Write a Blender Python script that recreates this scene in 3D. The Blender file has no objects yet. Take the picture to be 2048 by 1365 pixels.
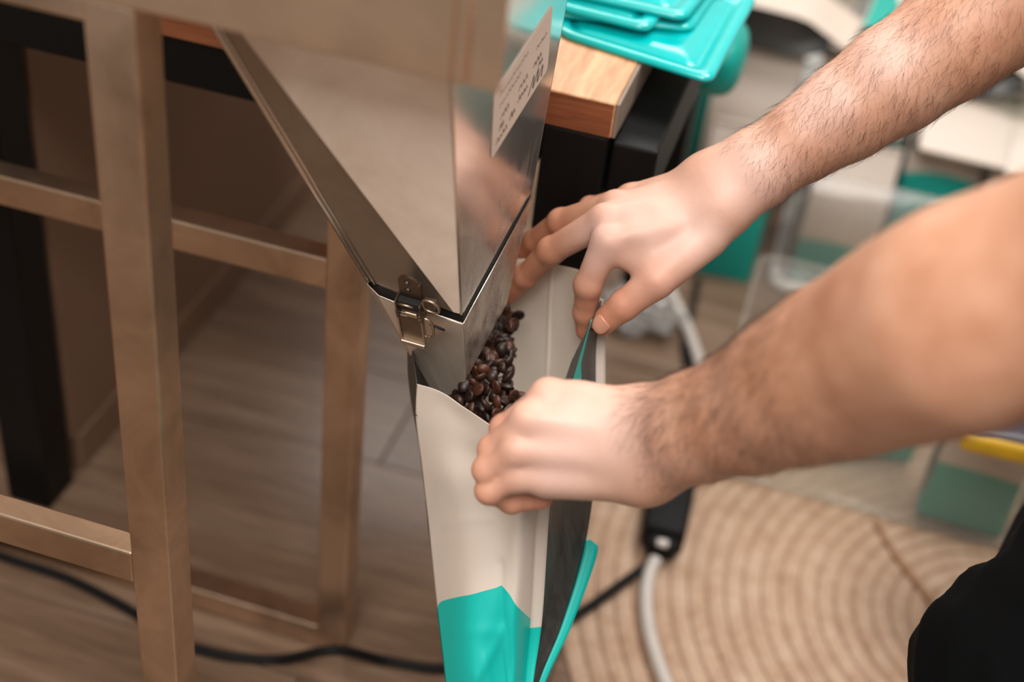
import bpy, bmesh, math, random
import numpy as np
from mathutils import Vector, Matrix

random.seed(7)
rng = np.random.default_rng(11)
scene = bpy.context.scene
COL = scene.collection

# ------------------------------------------------------------------ camera
FPX = 2780.0                       # focal length in pixels of the 2048 x 1365 frame
zd = np.array([-471.0, 3690.0, FPX]); zd /= np.linalg.norm(zd)
yd = np.array([982.0, -1912.0, FPX]); yd -= zd * (yd @ zd); yd /= np.linalg.norm(yd)
xd = np.cross(yd, -zd)
CAMM = np.array([xd, yd, -zd])     # camera axes (x right, y down, z forward) -> world
CAMC = np.array([0.0, 0.0, 1.32])
R4 = Matrix(((CAMM[0][0], -CAMM[0][1], -CAMM[0][2], 0),
             (CAMM[1][0], -CAMM[1][1], -CAMM[1][2], 0),
             (CAMM[2][0], -CAMM[2][1], -CAMM[2][2], 0),
             (0, 0, 0, 1)))
cam = bpy.data.cameras.new('camera')
cam_o = bpy.data.objects.new('camera', cam); COL.objects.link(cam_o)
cam_o.matrix_world = Matrix.Translation(CAMC.tolist()) @ R4
cam.sensor_fit = 'HORIZONTAL'; cam.sensor_width = 36.0
cam.lens = FPX / 2048.0 * 36.0
cam.clip_start = 0.02
cam.dof.use_dof = True
cam.dof.focus_distance = 1.145
cam.dof.aperture_fstop = 2.3
scene.camera = cam_o

# ------------------------------------------------------------------ light
world = bpy.data.worlds.new('world'); scene.world = world
world.use_nodes = True
wb = world.node_tree.nodes['Background']
wb.inputs[0].default_value = (1.0, 0.93, 0.86, 1)
wb.inputs[1].default_value = 0.36


def area(name, loc, target, sx, sy, power, color):
    l = bpy.data.lights.new(name, 'AREA'); l.shape = 'RECTANGLE'; l.size = sx; l.size_y = sy
    l.energy = power; l.color = color
    o = bpy.data.objects.new(name, l); COL.objects.link(o)
    o.location = loc
    o.rotation_euler = (Vector(target) - Vector(loc)).to_track_quat('-Z', 'Y').to_euler()
    return o


area('assumed_key_light', (-0.15, -0.45, 2.62), (-0.05, 0.95, 0.6), 1.6, 1.2, 96, (1.0, 0.95, 0.90))  # unseen key light assumed above and behind the camera; no window is built
area('added_fill_light', (0.5, 1.9, 2.75), (0.15, 1.6, 0.0), 1.4, 0.9, 62, (1.0, 0.95, 0.90))  # unseen light added overhead to brighten the background; no lamp is built
area('assumed_back_light', (-1.0, 3.5, 2.35), (-0.5, 1.0, 0.0), 1.9, 0.9, 64, (1.0, 0.97, 0.94))  # unseen light assumed from the floor sheen; the back wall has no window

vs = scene.view_settings
vs.view_transform = 'Standard'; vs.look = 'None'; vs.exposure = -0.25; vs.gamma = 1.0
vs.use_curve_mapping = False


# ------------------------------------------------------------------ pixel -> point helpers
def ray(x, y):
    return CAMM @ np.array([(x - 1024.0) / FPX, (y - 682.5) / FPX, 1.0])


def atd(x, y, d):
    return CAMC + ray(x, y) * d


def aty(x, y, Y):
    r = ray(x, y); return CAMC + r * ((Y - CAMC[1]) / r[1])


def atz(x, y, z):
    r = ray(x, y); return CAMC + r * ((z - CAMC[2]) / r[2])


def atx(x, y, X):
    r = ray(x, y); return CAMC + r * ((X - CAMC[0]) / r[0])


def proj(p):
    c = CAMM.T @ (np.array(p, float) - CAMC)
    return 1024 + FPX * c[0] / c[2], 682.5 + FPX * c[1] / c[2], c[2]


# ------------------------------------------------------------------ materials
def srgb(r, g, b):
    def f(c):
        c /= 255.0
        return c / 12.92 if c <= 0.04045 else ((c + 0.055) / 1.055) ** 2.4
    return (f(r), f(g), f(b), 1.0)


class NT:
    def __init__(self, name):
        self.m = bpy.data.materials.new(name); self.m.use_nodes = True
        self.t = self.m.node_tree; self.t.nodes.clear()
        self.out = self.n('ShaderNodeOutputMaterial')

    def n(self, typ, **kw):
        nd = self.t.nodes.new(typ)
        for k, v in kw.items():
            if k.startswith('i_'):
                key = k[2:]
                key = int(key) if key.isdigit() else key.replace('_', ' ')
                nd.inputs[key].default_value = v
            else:
                setattr(nd, k, v)
        return nd

    def l(self, a, b):
        self.t.links.new(a, b)

    def bsdf(self, color=None, rough=0.5, metal=0.0, **kw):
        b = self.n('ShaderNodeBsdfPrincipled')
        if color is not None: b.inputs['Base Color'].default_value = color
        b.inputs['Roughness'].default_value = rough
        b.inputs['Metallic'].default_value = metal
        for k, v in kw.items():
            b.inputs[k.replace('_', ' ')].default_value = v
        self.l(b.outputs[0], self.out.inputs[0])
        return b

    def coord(self, which='Object', scale=(1, 1, 1), rot=(0, 0, 0)):
        tc = self.n('ShaderNodeTexCoord'); mp = self.n('ShaderNodeMapping')
        mp.inputs['Scale'].default_value = scale; mp.inputs['Rotation'].default_value = rot
        self.l(tc.outputs[which], mp.inputs[0]); return mp.outputs[0]

    def noise(self, vec, scale=5, detail=4, rough=0.5, dist=0.0):
        n = self.n('ShaderNodeTexNoise', i_Scale=scale, i_Detail=detail, i_Roughness=rough, i_Distortion=dist)
        if vec is not None: self.l(vec, n.inputs['Vector'])
        return n.outputs[0]

    def ramp(self, fac, stops):
        r = self.n('ShaderNodeValToRGB')
        e = r.color_ramp.elements
        while len(e) < len(stops): e.new(0.5)
        for i, (p, c) in enumerate(stops):
            e[i].position = p; e[i].color = c
        self.l(fac, r.inputs[0]); return r.outputs[0]

    def mix(self, fac, a, b):
        m = self.n('ShaderNodeMix', data_type='RGBA')
        for s, v in ((m.inputs[0], fac), (m.inputs[6], a), (m.inputs[7], b)):
            if hasattr(v, 'links') or hasattr(v, 'is_linked'): self.l(v, s)
            else: s.default_value = v
        return m.outputs[2]

    def math(self, op, a, b=0.0, c=0.0):
        m = self.n('ShaderNodeMath', operation=op)
        for i, v in enumerate((a, b, c)):
            if hasattr(v, 'is_linked'): self.l(v, m.inputs[i])
            else: m.inputs[i].default_value = v
        return m.outputs[0]

    def bump(self, b, height, strength=0.2, dist=0.001):
        bp = self.n('ShaderNodeBump', i_Strength=strength, i_Distance=dist)
        self.l(height, bp.inputs['Height']); self.l(bp.outputs[0], b.inputs['Normal'])


def plain(name, color, rough=0.5, metal=0.0, var=0.06, nscale=40, bump=0.0, **kw):
    t = NT(name); b = t.bsdf(color, rough, metal, **kw)
    v = t.coord()
    nz = t.noise(v, nscale, 4)
    dark = tuple(c * (1 - var * 2) for c in color[:3]) + (1,)
    lite = tuple(min(1, c * (1 + var)) for c in color[:3]) + (1,)
    t.l(t.ramp(nz, [(0.3, dark), (0.7, lite)]), b.inputs['Base Color'])
    if bump: t.bump(b, nz, bump, 0.002)
    return t.m


def steel(name, color, rough, brush=(4, 4, 160), blot=0.25, rvar=0.12, dark=None, metal=1.0):
    t = NT(name); b = t.bsdf(color, rough, metal)
    v = t.coord(); v2 = t.coord(scale=brush)
    blotch = t.noise(v, 9, 5, 0.6, 0.6); grain = t.noise(v2, 6, 3, 0.6)
    dk = dark or tuple(c * (1 - blot) for c in color[:3]) + (1,)
    t.l(t.ramp(blotch, [(0.32, dk), (0.62, color)]), b.inputs['Base Color'])
    r1 = t.math('MULTIPLY_ADD', grain, rvar, rough - rvar * 0.5)
    r2 = t.math('MULTIPLY_ADD', blotch, -rvar, r1)
    t.l(t.math('ADD', r2, rvar * 0.5), b.inputs['Roughness'])
    t.bump(b, grain, 0.05, 0.0006)
    return t.m


M = {}
M['frame_steel'] = steel('brushed_frame_steel', (0.72, 0.54, 0.40, 1), 0.36, blot=0.36, dark=(0.44, 0.32, 0.22, 1))
M['body_steel'] = steel('brushed_body_steel', (0.88, 0.62, 0.43, 1), 0.28, brush=(3, 3, 60), blot=0.22)
M['hopper_steel'] = steel('stained_hopper_steel', (0.95, 0.81, 0.69, 1), 0.42, brush=(40, 6, 6), blot=0.20, metal=0.08, dark=(0.74, 0.60, 0.47, 1))
M['spout_steel'] = steel('satin_spout_steel', (0.80, 0.68, 0.56, 1), 0.20, blot=0.15, metal=0.6)
M['shaded_fold_steel'] = steel('shaded_hopper_steel', (0.42, 0.345, 0.27, 1), 0.34, blot=0.25, metal=0.8)  # hopper steel coloured darker to paint the dark reflection on its fold
M['edge_steel'] = steel('bright_edge_steel', (0.80, 0.73, 0.64, 1), 0.25, blot=0.1)
M['latch_steel'] = steel('latch_steel', (0.20, 0.15, 0.105, 1), 0.42, blot=0.4)
M['latch_bright'] = steel('latch_bright_steel', (0.55, 0.44, 0.34, 1), 0.38, blot=0.3)


def mirror_steel(name, base, rough, zlow, amt):
    t = NT(name); b = t.bsdf(base, rough, 0.9)
    v = t.coord(scale=(70, 70, 9)); vv = t.coord()
    streak = t.noise(v, 1.0, 4, 0.6, 0.4); sp = t.noise(vv, 700, 2, 0.7)
    broad = t.noise(vv, 22, 3, 0.5)
    # coffee dust smeared down the plate near the outlet
    tc = t.n('ShaderNodeTexCoord'); sx = t.n('ShaderNodeSeparateXYZ'); t.l(tc.outputs['Object'], sx.inputs[0])
    low = t.math('MINIMUM', t.math('MAXIMUM', t.math('MULTIPLY_ADD', sx.outputs[2], -9.0, zlow * 9.0), 0.0), 1.0)
    st = t.math('MINIMUM', t.math('MAXIMUM', t.math('MULTIPLY_ADD', streak, 9.0, -3.9), 0.0), 1.0)
    br = t.math('MINIMUM', t.math('MAXIMUM', t.math('MULTIPLY_ADD', broad, 7.0, -2.7), 0.0), 1.0)
    gr = t.math('MINIMUM', t.math('MAXIMUM', t.math('MULTIPLY_ADD', sp, 4.0, -1.5), 0.15), 1.0)
    a = t.math('MULTIPLY', t.math('MULTIPLY', st, br), t.math('MULTIPLY', gr, low))
    a = t.math('MULTIPLY', a, amt)
    t.l(t.mix(a, base, srgb(78, 46, 32)), b.inputs['Base Color'])
    t.l(t.math('MULTIPLY_ADD', a, 0.5, t.math('MULTIPLY_ADD', broad, 0.10, rough - 0.05)), b.inputs['Roughness'])
    t.l(t.math('MULTIPLY_ADD', a, -0.88, 0.88), b.inputs['Metallic'])
    return t.m


M['mirror'] = mirror_steel('polished_dusty_steel', (0.66, 0.64, 0.61, 1), 0.16, 0.27, 0.9)
M['cheek'] = mirror_steel('satin_dusty_cheek', (0.62, 0.55, 0.48, 1), 0.28, 0.30, 1.0)
M['black_metal'] = plain('black_powder_coat', srgb(7, 8, 9), 0.5, var=0.1, Specular_IOR_Level=0.25)
M['black_rubber'] = plain('black_rubber', srgb(8, 9, 10), 0.6, var=0.1, Specular_IOR_Level=0.25)
M['white_plastic'] = plain('white_plastic', srgb(205, 198, 192), 0.4, var=0.03)
M['dark_gap'] = plain('dark_inside', srgb(20, 16, 13), 0.8)
M['cabinet'] = plain('beige_laminate_board', srgb(128, 100, 80), 0.55, var=0.05, nscale=3)
M['wall'] = plain('painted_wall', srgb(190, 172, 156), 0.8, var=0.02, nscale=2)


def wood(name, c1, c2, c3, scale=(1.2, 14, 14), rough=0.42, axis_rot=(0, 0, 0)):
    t = NT(name); b = t.bsdf(c1, rough)
    v = t.coord(scale=scale, rot=axis_rot)
    n1 = t.noise(v, 2.2, 8, 0.6, 1.2); n2 = t.noise(v, 12, 4, 0.6)
    m = t.math('MULTIPLY_ADD', n2, 0.35, t.math('MULTIPLY', n1, 0.75))
    t.l(t.ramp(m, [(0.30, c3), (0.50, c1), (0.72, c2)]), b.inputs['Base Color'])
    t.bump(b, n2, 0.12, 0.0008)
    return t.m


M['wood'] = wood('oak_block', srgb(190, 140, 98), srgb(222, 178, 136), srgb(140, 92, 58), scale=(14, 1.6, 14))
M['wood_front'] = wood('oak_block_edge', srgb(128, 72, 42), srgb(160, 98, 62), srgb(84, 45, 26), scale=(1.6, 14, 26), rough=0.6)


def laminate():
    t = NT('grey_brown_laminate'); b = t.bsdf(rough=0.34)
    oi = t.n('ShaderNodeObjectInfo')
    tc = t.n('ShaderNodeTexCoord'); mp = t.n('ShaderNodeMapping')
    mp.inputs['Scale'].default_value = (1.3, 20, 1)
    t.l(tc.outputs['Object'], mp.inputs[0])
    off = t.n('ShaderNodeCombineXYZ'); t.l(t.math('MULTIPLY', oi.outputs['Random'], 37.0), off.inputs[0])
    t.l(t.math('MULTIPLY', oi.outputs['Random'], 91.0), off.inputs[1])
    t.l(off.outputs[0], mp.inputs['Location'])
    n1 = t.noise(mp.outputs[0], 2.0, 7, 0.62, 0.9); n2 = t.noise(mp.outputs[0], 11, 4, 0.6)
    m = t.math('MULTIPLY_ADD', n2, 0.3, t.math('MULTIPLY', n1, 0.75))
    m = t.math('ADD', m, t.math('MULTIPLY_ADD', oi.outputs['Random'], 0.12, -0.06))
    t.l(t.ramp(m, [(0.28, srgb(84, 65, 51)), (0.52, srgb(118, 95, 77)), (0.78, srgb(152, 129, 110))]), b.inputs['Base Color'])
    t.l(t.math('MULTIPLY_ADD', n1, 0.2, 0.20), b.inputs['Roughness'])
    t.bump(b, n2, 0.1, 0.0006)
    return t.m


M['laminate'] = laminate()


def jute():
    t = NT('braided_jute'); b = t.bsdf(rough=0.9)
    v = t.coord(); n = t.noise(v, 130, 4, 0.7); n2 = t.noise(v, 28, 3, 0.6)
    m = t.math('MULTIPLY_ADD', n2, 0.55, t.math('MULTIPLY', n, 0.45))
    t.l(t.ramp(m, [(0.30, srgb(166, 132, 106)), (0.52, srgb(192, 162, 138)), (0.72, srgb(208, 184, 162))]), b.inputs['Base Color'])
    t.bump(b, n, 0.5, 0.003)
    return t.m


M['jute'] = jute()
M['jute_dark'] = plain('dark_jute', srgb(164, 124, 94), 0.95, var=0.15, nscale=90)

TEAL = srgb(0, 176, 166)
TEAL_D = srgb(0, 158, 146)
CREAM = srgb(206, 193, 181)
CHAR = srgb(58, 58, 56)
M['teal_film'] = plain('glossy_teal_film', srgb(0, 186, 188), 0.22, var=0.03, Coat_Weight=0.4, Coat_Roughness=0.15)
M['teal_matte'] = plain('teal_pouch', TEAL_D, 0.42, var=0.03)
M['charcoal'] = plain('charcoal_foil', CHAR, 0.38, var=0.1, nscale=25)
M['cream'] = plain('cream_pouch', CREAM, 0.5, var=0.02, nscale=12)
M['yellow'] = plain('yellow_print', srgb(205, 160, 30), 0.45)
M['purple'] = plain('dark_purple_foil', srgb(40, 28, 42), 0.35)


def bag_uv(name='bag_print_main'):
    """cream pouch, teal foot: the edge of the print follows the uv map (v runs from mouth to foot)."""
    t = NT(name); b = t.bsdf(rough=0.46)
    tc = t.n('ShaderNodeTexCoord'); s = t.n('ShaderNodeSeparateXYZ'); t.l(tc.outputs['UV'], s.inputs[0])
    u, vv = s.outputs[0], s.outputs[1]
    # dips at the left edge, peak at the crease (u = 0.5)
    e = t.math('MULTIPLY', u, -38.0); e = t.math('EXPONENT', e)
    thr = t.math('MULTIPLY_ADD', e, 0.022, 0.660)
    pk = t.math('ABSOLUTE', t.math('SUBTRACT', u, 0.5)); pk = t.math('EXPONENT', t.math('MULTIPLY', pk, -16.0))
    thr = t.math('MULTIPLY_ADD', pk, -0.008, thr)
    fac = t.math('GREATER_THAN', vv, thr)
    vec = t.coord(); nz = t.noise(vec, 14, 3)
    cr = t.ramp(nz, [(0.3, tuple(c * 0.94 for c in CREAM[:3]) + (1,)), (0.7, CREAM)])
    t.l(t.mix(fac, cr, TEAL), b.inputs['Base Color'])
    nb = t.noise(vec, 45, 3, 0.5); t.bump(b, nb, 0.10, 0.0015)
    return t.m


def bag_z(name, foot=0.10, teal=TEAL_D):
    t = NT(name); b = t.bsdf(rough=0.45)
    tc = t.n('ShaderNodeTexCoord'); s = t.n('ShaderNodeSeparateXYZ'); t.l(tc.outputs['Object'], s.inputs[0])
    ax = t.math('MULTIPLY', s.outputs[0], 24.0)
    thr = t.math('MULTIPLY_ADD', t.math('COSINE', ax), 0.012, foot)
    fac = t.math('LESS_THAN', s.outputs[2], thr)
    t.l(t.mix(fac, CREAM, teal), b.inputs['Base Color'])
    return t.m


M['bag_main'] = bag_uv()
M['bag_z'] = bag_z('bag_print_foot')
M['bag_zhigh'] = bag_z('bag_print_tall_foot', foot=0.165)
M['bag_ztop'] = bag_z('bag_print_highest_foot', foot=0.215)
M['bag_zlow'] = bag_z('bag_print_low_foot', foot=0.035)
M['bag_inside'] = plain('pouch_inner_face', srgb(228, 214, 198), 0.5, var=0.03, nscale=10)


def gusset_mat():
    t = NT('charcoal_gusset_print'); b = t.bsdf(rough=0.4)
    tc = t.n('ShaderNodeTexCoord'); s = t.n('ShaderNodeSeparateXYZ'); t.l(tc.outputs['UV'], s.inputs[0])
    u, v = s.outputs[0], s.outputs[1]
    # thin teal line that runs down from the mouth
    c = t.math('MULTIPLY_ADD', v, -1.9, 0.82)
    c = t.math('MAXIMUM', c, 0.62)
    dd = t.math('ABSOLUTE', t.math('SUBTRACT', u, c))
    w = t.math('MULTIPLY_ADD', v, 0.55, 0.012)
    f = t.math('MULTIPLY', t.math('LESS_THAN', dd, w), t.math('LESS_THAN', v, 0.17))
    vec = t.coord(scale=(60, 60, 8)); n = t.noise(vec, 1.5, 4, 0.6, 0.5)
    base = t.ramp(n, [(0.35, srgb(48, 47, 44)), (0.7, srgb(66, 65, 62))])
    t.l(t.mix(f, base, TEAL), b.inputs['Base Color'])
    t.bump(b, n, 0.35, 0.002)
    return t.m


M['gusset'] = gusset_mat()


def clear_plastic(name, tint, milk, gloss=0.10, milk_col=(0.72, 0.70, 0.68, 1)):
    t = NT(name)
    tr = t.n('ShaderNodeBsdfTransparent'); tr.inputs[0].default_value = tint
    df = t.n('ShaderNodeBsdfDiffuse'); df.inputs[0].default_value = milk_col
    gl = t.n('ShaderNodeBsdfGlossy'); gl.inputs['Roughness'].default_value = 0.12
    v = t.coord(); n = t.noise(v, 6, 3)
    m1 = t.n('ShaderNodeMixShader'); t.l(t.math('MULTIPLY_ADD', n, milk * 0.4, milk * 0.8), m1.inputs[0])
    t.l(tr.outputs[0], m1.inputs[1]); t.l(df.outputs[0], m1.inputs[2])
    fr = t.n('ShaderNodeLayerWeight'); fr.inputs[0].default_value = 0.25
    m2 = t.n('ShaderNodeMixShader')
    t.l(t.math('MULTIPLY_ADD', fr.outputs['Fresnel'], gloss, gloss * 0.3), m2.inputs[0])
    t.l(m1.outputs[0], m2.inputs[1]); t.l(gl.outputs[0], m2.inputs[2])
    t.l(m2.outputs[0], t.out.inputs[0])
    return t.m


M['clear'] = clear_plastic('clear_box_plastic', (0.95, 0.94, 0.91, 1), 0.10, 0.05)
M['milky'] = clear_plastic('milky_box_plastic', (0.95, 0.94, 0.92, 1), 0.10)
M['milky_rim'] = clear_plastic('milky_thick_rim', (0.9, 0.9, 0.88, 1), 0.9, milk_col=(0.86, 0.84, 0.82, 1))
M['film'] = clear_plastic('crumpled_clear_film', (0.9, 0.9, 0.88, 1), 0.4, 0.4)


def skin_mat():
    t = NT('skin'); b = t.bsdf(rough=0.46)
    v = t.coord()
    n = t.noise(v, 16, 4, 0.55); n2 = t.noise(v, 260, 3, 0.6); n3 = t.noise(v, 45, 3)
    m = t.math('MULTIPLY_ADD', n3, 0.35, t.math('MULTIPLY', n, 0.65))
    col = t.ramp(m, [(0.30, srgb(168, 116, 88)), (0.52, srgb(188, 139, 112)), (0.72, srgb(200, 156, 132))])
    at = t.n('ShaderNodeAttribute'); at.attribute_name = 'flush'
    col2 = t.mix(t.math('MULTIPLY', at.outputs['Fac'], 0.5), col, srgb(196, 98, 64))
    at2 = t.n('ShaderNodeAttribute'); at2.attribute_name = 'pale'
    col3 = t.mix(t.math('MULTIPLY', at2.outputs['Fac'], 0.75), col2, srgb(222, 188, 176))
    t.l(col3, b.inputs['Base Color']); b.inputs['Specular IOR Level'].default_value = 0.35
    b.inputs['Subsurface Weight'].default_value = 0.12
    b.inputs['Subsurface Radius'].default_value = (0.012, 0.005, 0.003)
    b.inputs['Subsurface Scale'].default_value = 0.5
    hh = t.math('MULTIPLY_ADD', n3, 0.9, n2)
    t.bump(b, hh, 0.16, 0.0012)
    return t.m


M['skin'] = skin_mat()
M['nail'] = plain('finger_nail', srgb(205, 146, 122), 0.28, var=0.03)
M['hair'] = plain('dark_brown_hair', srgb(70, 45, 30), 0.5, var=0.2)
M['black_cloth'] = plain('black_cotton', srgb(4, 5, 6), 0.95, Specular_IOR_Level=0.15, var=0.15, nscale=300, bump=0.2)
M['bean'] = None
M['paper'] = plain('paper_label', srgb(208, 192, 178), 0.7, var=0.02, nscale=20)
M['ink'] = plain('pen_ink', srgb(74, 62, 58), 0.7)


def bean_mat():
    t = NT('roasted_coffee'); b = t.bsdf(rough=0.45)
    oi = t.n('ShaderNodeObjectInfo')
    v = t.coord(); n = t.noise(v, 300, 3)
    c = t.ramp(oi.outputs['Random'], [(0.0, srgb(30, 19, 14)), (0.6, srgb(52, 31, 22)), (1.0, srgb(96, 54, 34))])
    t.l(t.mix(t.math('MULTIPLY', n, 0.4), c, srgb(40, 24, 18)), b.inputs['Base Color'])
    t.bump(b, n, 0.2, 0.0005)
    return t.m


M['bean'] = bean_mat()


# ------------------------------------------------------------------ object helpers
def tag(o, label=None, cat=None, group=None, kind=None):
    if label: o['label'] = label
    if cat: o['category'] = cat
    if group: o['group'] = group
    if kind: o['kind'] = kind
    return o


def link(o, parent=None):
    COL.objects.link(o)
    if parent is not None: o.parent = parent
    return o


def empty(name, loc=(0, 0, 0), rot=(0, 0, 0)):
    o = bpy.data.objects.new(name, None); o.empty_display_size = 0.05
    COL.objects.link(o); o.location = [float(v) for v in loc]; o.rotation_euler = rot
    return o


def mesh(name, verts, faces, mat, parent=None, smooth=False, world_parent=False):
    me = bpy.data.meshes.new(name)
    me.from_pydata([tuple(float(c) for c in v) for v in verts], [], [tuple(int(i) for i in f) for f in faces])
    me.validate(); me.update()
    if smooth: me.polygons.foreach_set('use_smooth', [True] * len(me.polygons))
    if mat is not None: me.materials.append(mat)
    return link(bpy.data.objects.new(name, me), parent)


def from_bm(name, bm, mat, parent=None, smooth=False):
    me = bpy.data.meshes.new(name); bm.normal_update(); bm.to_mesh(me); bm.free()
    if smooth: me.polygons.foreach_set('use_smooth', [True] * len(me.polygons))
    if mat is not None: me.materials.append(mat)
    return link(bpy.data.objects.new(name, me), parent)


def off(o, base):
    """mesh built in world space, parent Empty moved to base: shift the vertices"""
    o.data.transform(Matrix.Translation([-float(c) for c in base])); return o


def add_box(bm, lo, hi, bevel=0.0, seg=2):
    lo = np.array(lo, float); hi = np.array(hi, float)
    r = bmesh.ops.create_cube(bm, size=1.0)
    vs_ = r['verts']
    for v in vs_:
        v.co = Vector(((lo[0] + hi[0]) / 2 + v.co.x * (hi[0] - lo[0]), (lo[1] + hi[1]) / 2 + v.co.y * (hi[1] - lo[1]),
                       (lo[2] + hi[2]) / 2 + v.co.z * (hi[2] - lo[2])))
    if bevel > 0:
        es = list({e for v in vs_ for e in v.link_edges})
        bmesh.ops.bevel(bm, geom=es, offset=bevel, segments=seg, profile=0.5, affect='EDGES')


def box(name, lo, hi, mat, parent=None, bevel=0.0, seg=2, base=None):
    bm = bmesh.new(); add_box(bm, lo, hi, bevel, seg)
    o = from_bm(name, bm, mat, parent)
    if base is not None: off(o, base)
    return o


def sweep_verts(pts, radii, n=10, closed=False):
    pts = [Vector([float(c) for c in p]) for p in pts]
    m = len(pts); verts = []; faces = []
    if not hasattr(radii, '__len__'): radii = [radii] * m
    up = None
    for i, p in enumerate(pts):
        if closed: t = (pts[(i + 1) % m] - pts[i - 1])
        else: t = pts[min(i + 1, m - 1)] - pts[max(i - 1, 0)]
        t.normalize()
        if up is None:
            up = t.orthogonal().normalized()
        else:
            up = (up - t * up.dot(t))
            up = up.normalized() if up.length > 1e-6 else t.orthogonal().normalized()
        b = t.cross(up)
        for k in range(n):
            a = 2 * math.pi * k / n
            verts.append(p + (up * math.cos(a) + b * math.sin(a)) * radii[i])
    lim = m if closed else m - 1
    for i in range(lim):
        j = (i + 1) % m
        for k in range(n):
            k2 = (k + 1) % n
            faces.append((i * n + k, i * n + k2, j * n + k2, j * n + k))
    if not closed:
        faces.append(tuple(reversed(range(n)))); faces.append(tuple(range((m - 1) * n, m * n)))
    return verts, faces


def tube(name, pts, r, mat, parent=None, n=10, closed=False):
    v, f = sweep_verts(pts, r, n, closed)
    return mesh(name, v, f, mat, parent, smooth=True)


def smooth_path(ctrl, k=8, closed=False):
    c = np.array(ctrl, float); out = []
    m = len(c)
    rngi = range(m if closed else m - 1)
    for i in rngi:
        if closed: p0, p1, p2, p3 = c[i - 1], c[i], c[(i + 1) % m], c[(i + 2) % m]
        else: p0, p1, p2, p3 = c[max(i - 1, 0)], c[i], c[i + 1], c[min(i + 2, m - 1)]
        for t in np.linspace(0, 1, k, endpoint=False):
            out.append(0.5 * (2 * p1 + (p2 - p0) * t + (2 * p0 - 5 * p1 + 4 * p2 - p3) * t * t + (3 * p1 - p0 - 3 * p2 + p3) * t ** 3))
    if not closed: out.append(c[-1])
    return np.array(out)


def plate(name, poly, thick, normal, mat, parent=None):
    """flat sheet: polygon (list of points) extruded by thick along -normal"""
    n = np.array(normal, float); n /= np.linalg.norm(n)
    p = [np.array(q, float) for q in poly]; m = len(p)
    v = p + [q - n * thick for q in p]
    f = [tuple(range(m)), tuple(reversed(range(m, 2 * m)))]
    f += [(i, m + i, m + (i + 1) % m, (i + 1) % m) for i in range(m)]
    o = mesh(name, v, f, mat, parent)
    bm = bmesh.new(); bm.from_mesh(o.data); bmesh.ops.recalc_face_normals(bm, faces=bm.faces[:]); bm.to_mesh(o.data); bm.free()
    return o


def solidify(o, t, offset=0.0):
    m = o.modifiers.new('thickness', 'SOLIDIFY'); m.thickness = t; m.offset = offset


# ================================================================== SETTING
fl = box('floor', (-2.2, -0.9, -0.06), (2.6, 3.62, -0.0125), M['dark_gap'])
tag(fl, 'grey-brown wood-look laminate floor laid in long boards', 'floor', kind='structure')
PW = 0.192
plank_meshes = {}
row = 0
y0 = 1.185 - 11 * PW
while y0 < 3.6:
    x = -2.2 - rng.uniform(0.1, 1.2)
    while x < 2.6:
        x1 = min(x + 1.285, 2.6); xa = max(x, -2.2)
        if x1 - xa > 0.02:
            L = round(x1 - xa, 3)
            if L not in plank_meshes:
                bm = bmesh.new(); add_box(bm, (0.0008, 0.0008, -0.012), (L - 0.0008, PW - 0.0008, 0.0), 0.0012, 1)
                me = bpy.data.meshes.new('plank'); bm.to_mesh(me); bm.free(); me.materials.append(M['laminate']); plank_meshes[L] = me
            o = bpy.data.objects.new('plank', plank_meshes[L]); COL.objects.link(o); o.location = (xa, y0, 0); o.parent = fl
        x += 1.285
    y0 += PW; row += 1

wl = box('wall_left', (-2.3, -0.9, -0.06), (-2.2, 3.62, 2.9), M['wall']); tag(wl, 'pale painted side wall of the workroom', 'wall', kind='structure')
wbk = box('wall_back', (-2.3, 3.62, -0.06), (2.6, 3.72, 2.9), M['wall']); tag(wbk, 'pale painted back wall of the workroom', 'wall', kind='structure')

# ------------------------------------------------------------------ braided round rug
RUGC = np.array([0.40, 1.38, 0.0]); RUGR = 0.58
rug = empty('braided_rug', RUGC)
tag(rug, 'round beige braided jute rug on the laminate floor', 'rug')
nr = 24; pitch = RUGR / nr
for i in range(nr):
    rr = (i + 0.5) * pitch
    seg = max(24, int(2 * math.pi * rr / 0.008))
    prof = []
    V = []; F = []
    np_ = 5
    for s in range(seg):
        a = 2 * math.pi * s / seg
        bmp = 0.0016 * math.sin(s * math.pi) + 0.0014 * (1 if s % 2 else -1)
        for k in range(np_):
            b = math.pi * k / (np_ - 1)
            rad = rr + math.cos(b) * pitch * 0.47
            h = 0.003 + max(0.0, math.sin(b)) * (0.0042 + bmp)
            V.append((rad * math.cos(a), rad * math.sin(a), 0.0005 + h))
    for s in range(seg):
        s2 = (s + 1) % seg
        for k in range(np_ - 1):
            F.append((s * np_ + k, s * np_ + k + 1, s2 * np_ + k + 1, s2 * np_ + k))
    mesh('braid_ring', V, F, M['jute'], rug, smooth=True)
dv = [(RUGR * math.cos(2 * math.pi * k / 96), RUGR * math.sin(2 * math.pi * k / 96), 0.001) for k in range(96)]
mesh('backing', dv, [tuple(range(96))], M['jute_dark'], rug)
sp = [atz(1752, 1046, 0.010), atz(1790, 1110, 0.010), atz(1832, 1165, 0.010), atz(1880, 1232, 0.010)]
off(tube('brown_strip', smooth_path(sp, 8), 0.0045, M['jute_dark'], rug, 8), RUGC)  # thin brown strip laid across the braid

# ================================================================== TABLE
tb = empty('work_table', (-0.5, 1.124, 0)); TB = (-0.5, 1.124, 0)
tag(tb, 'oak block work table on black steel legs behind the machine', 'table')
YT = 1.124
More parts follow.
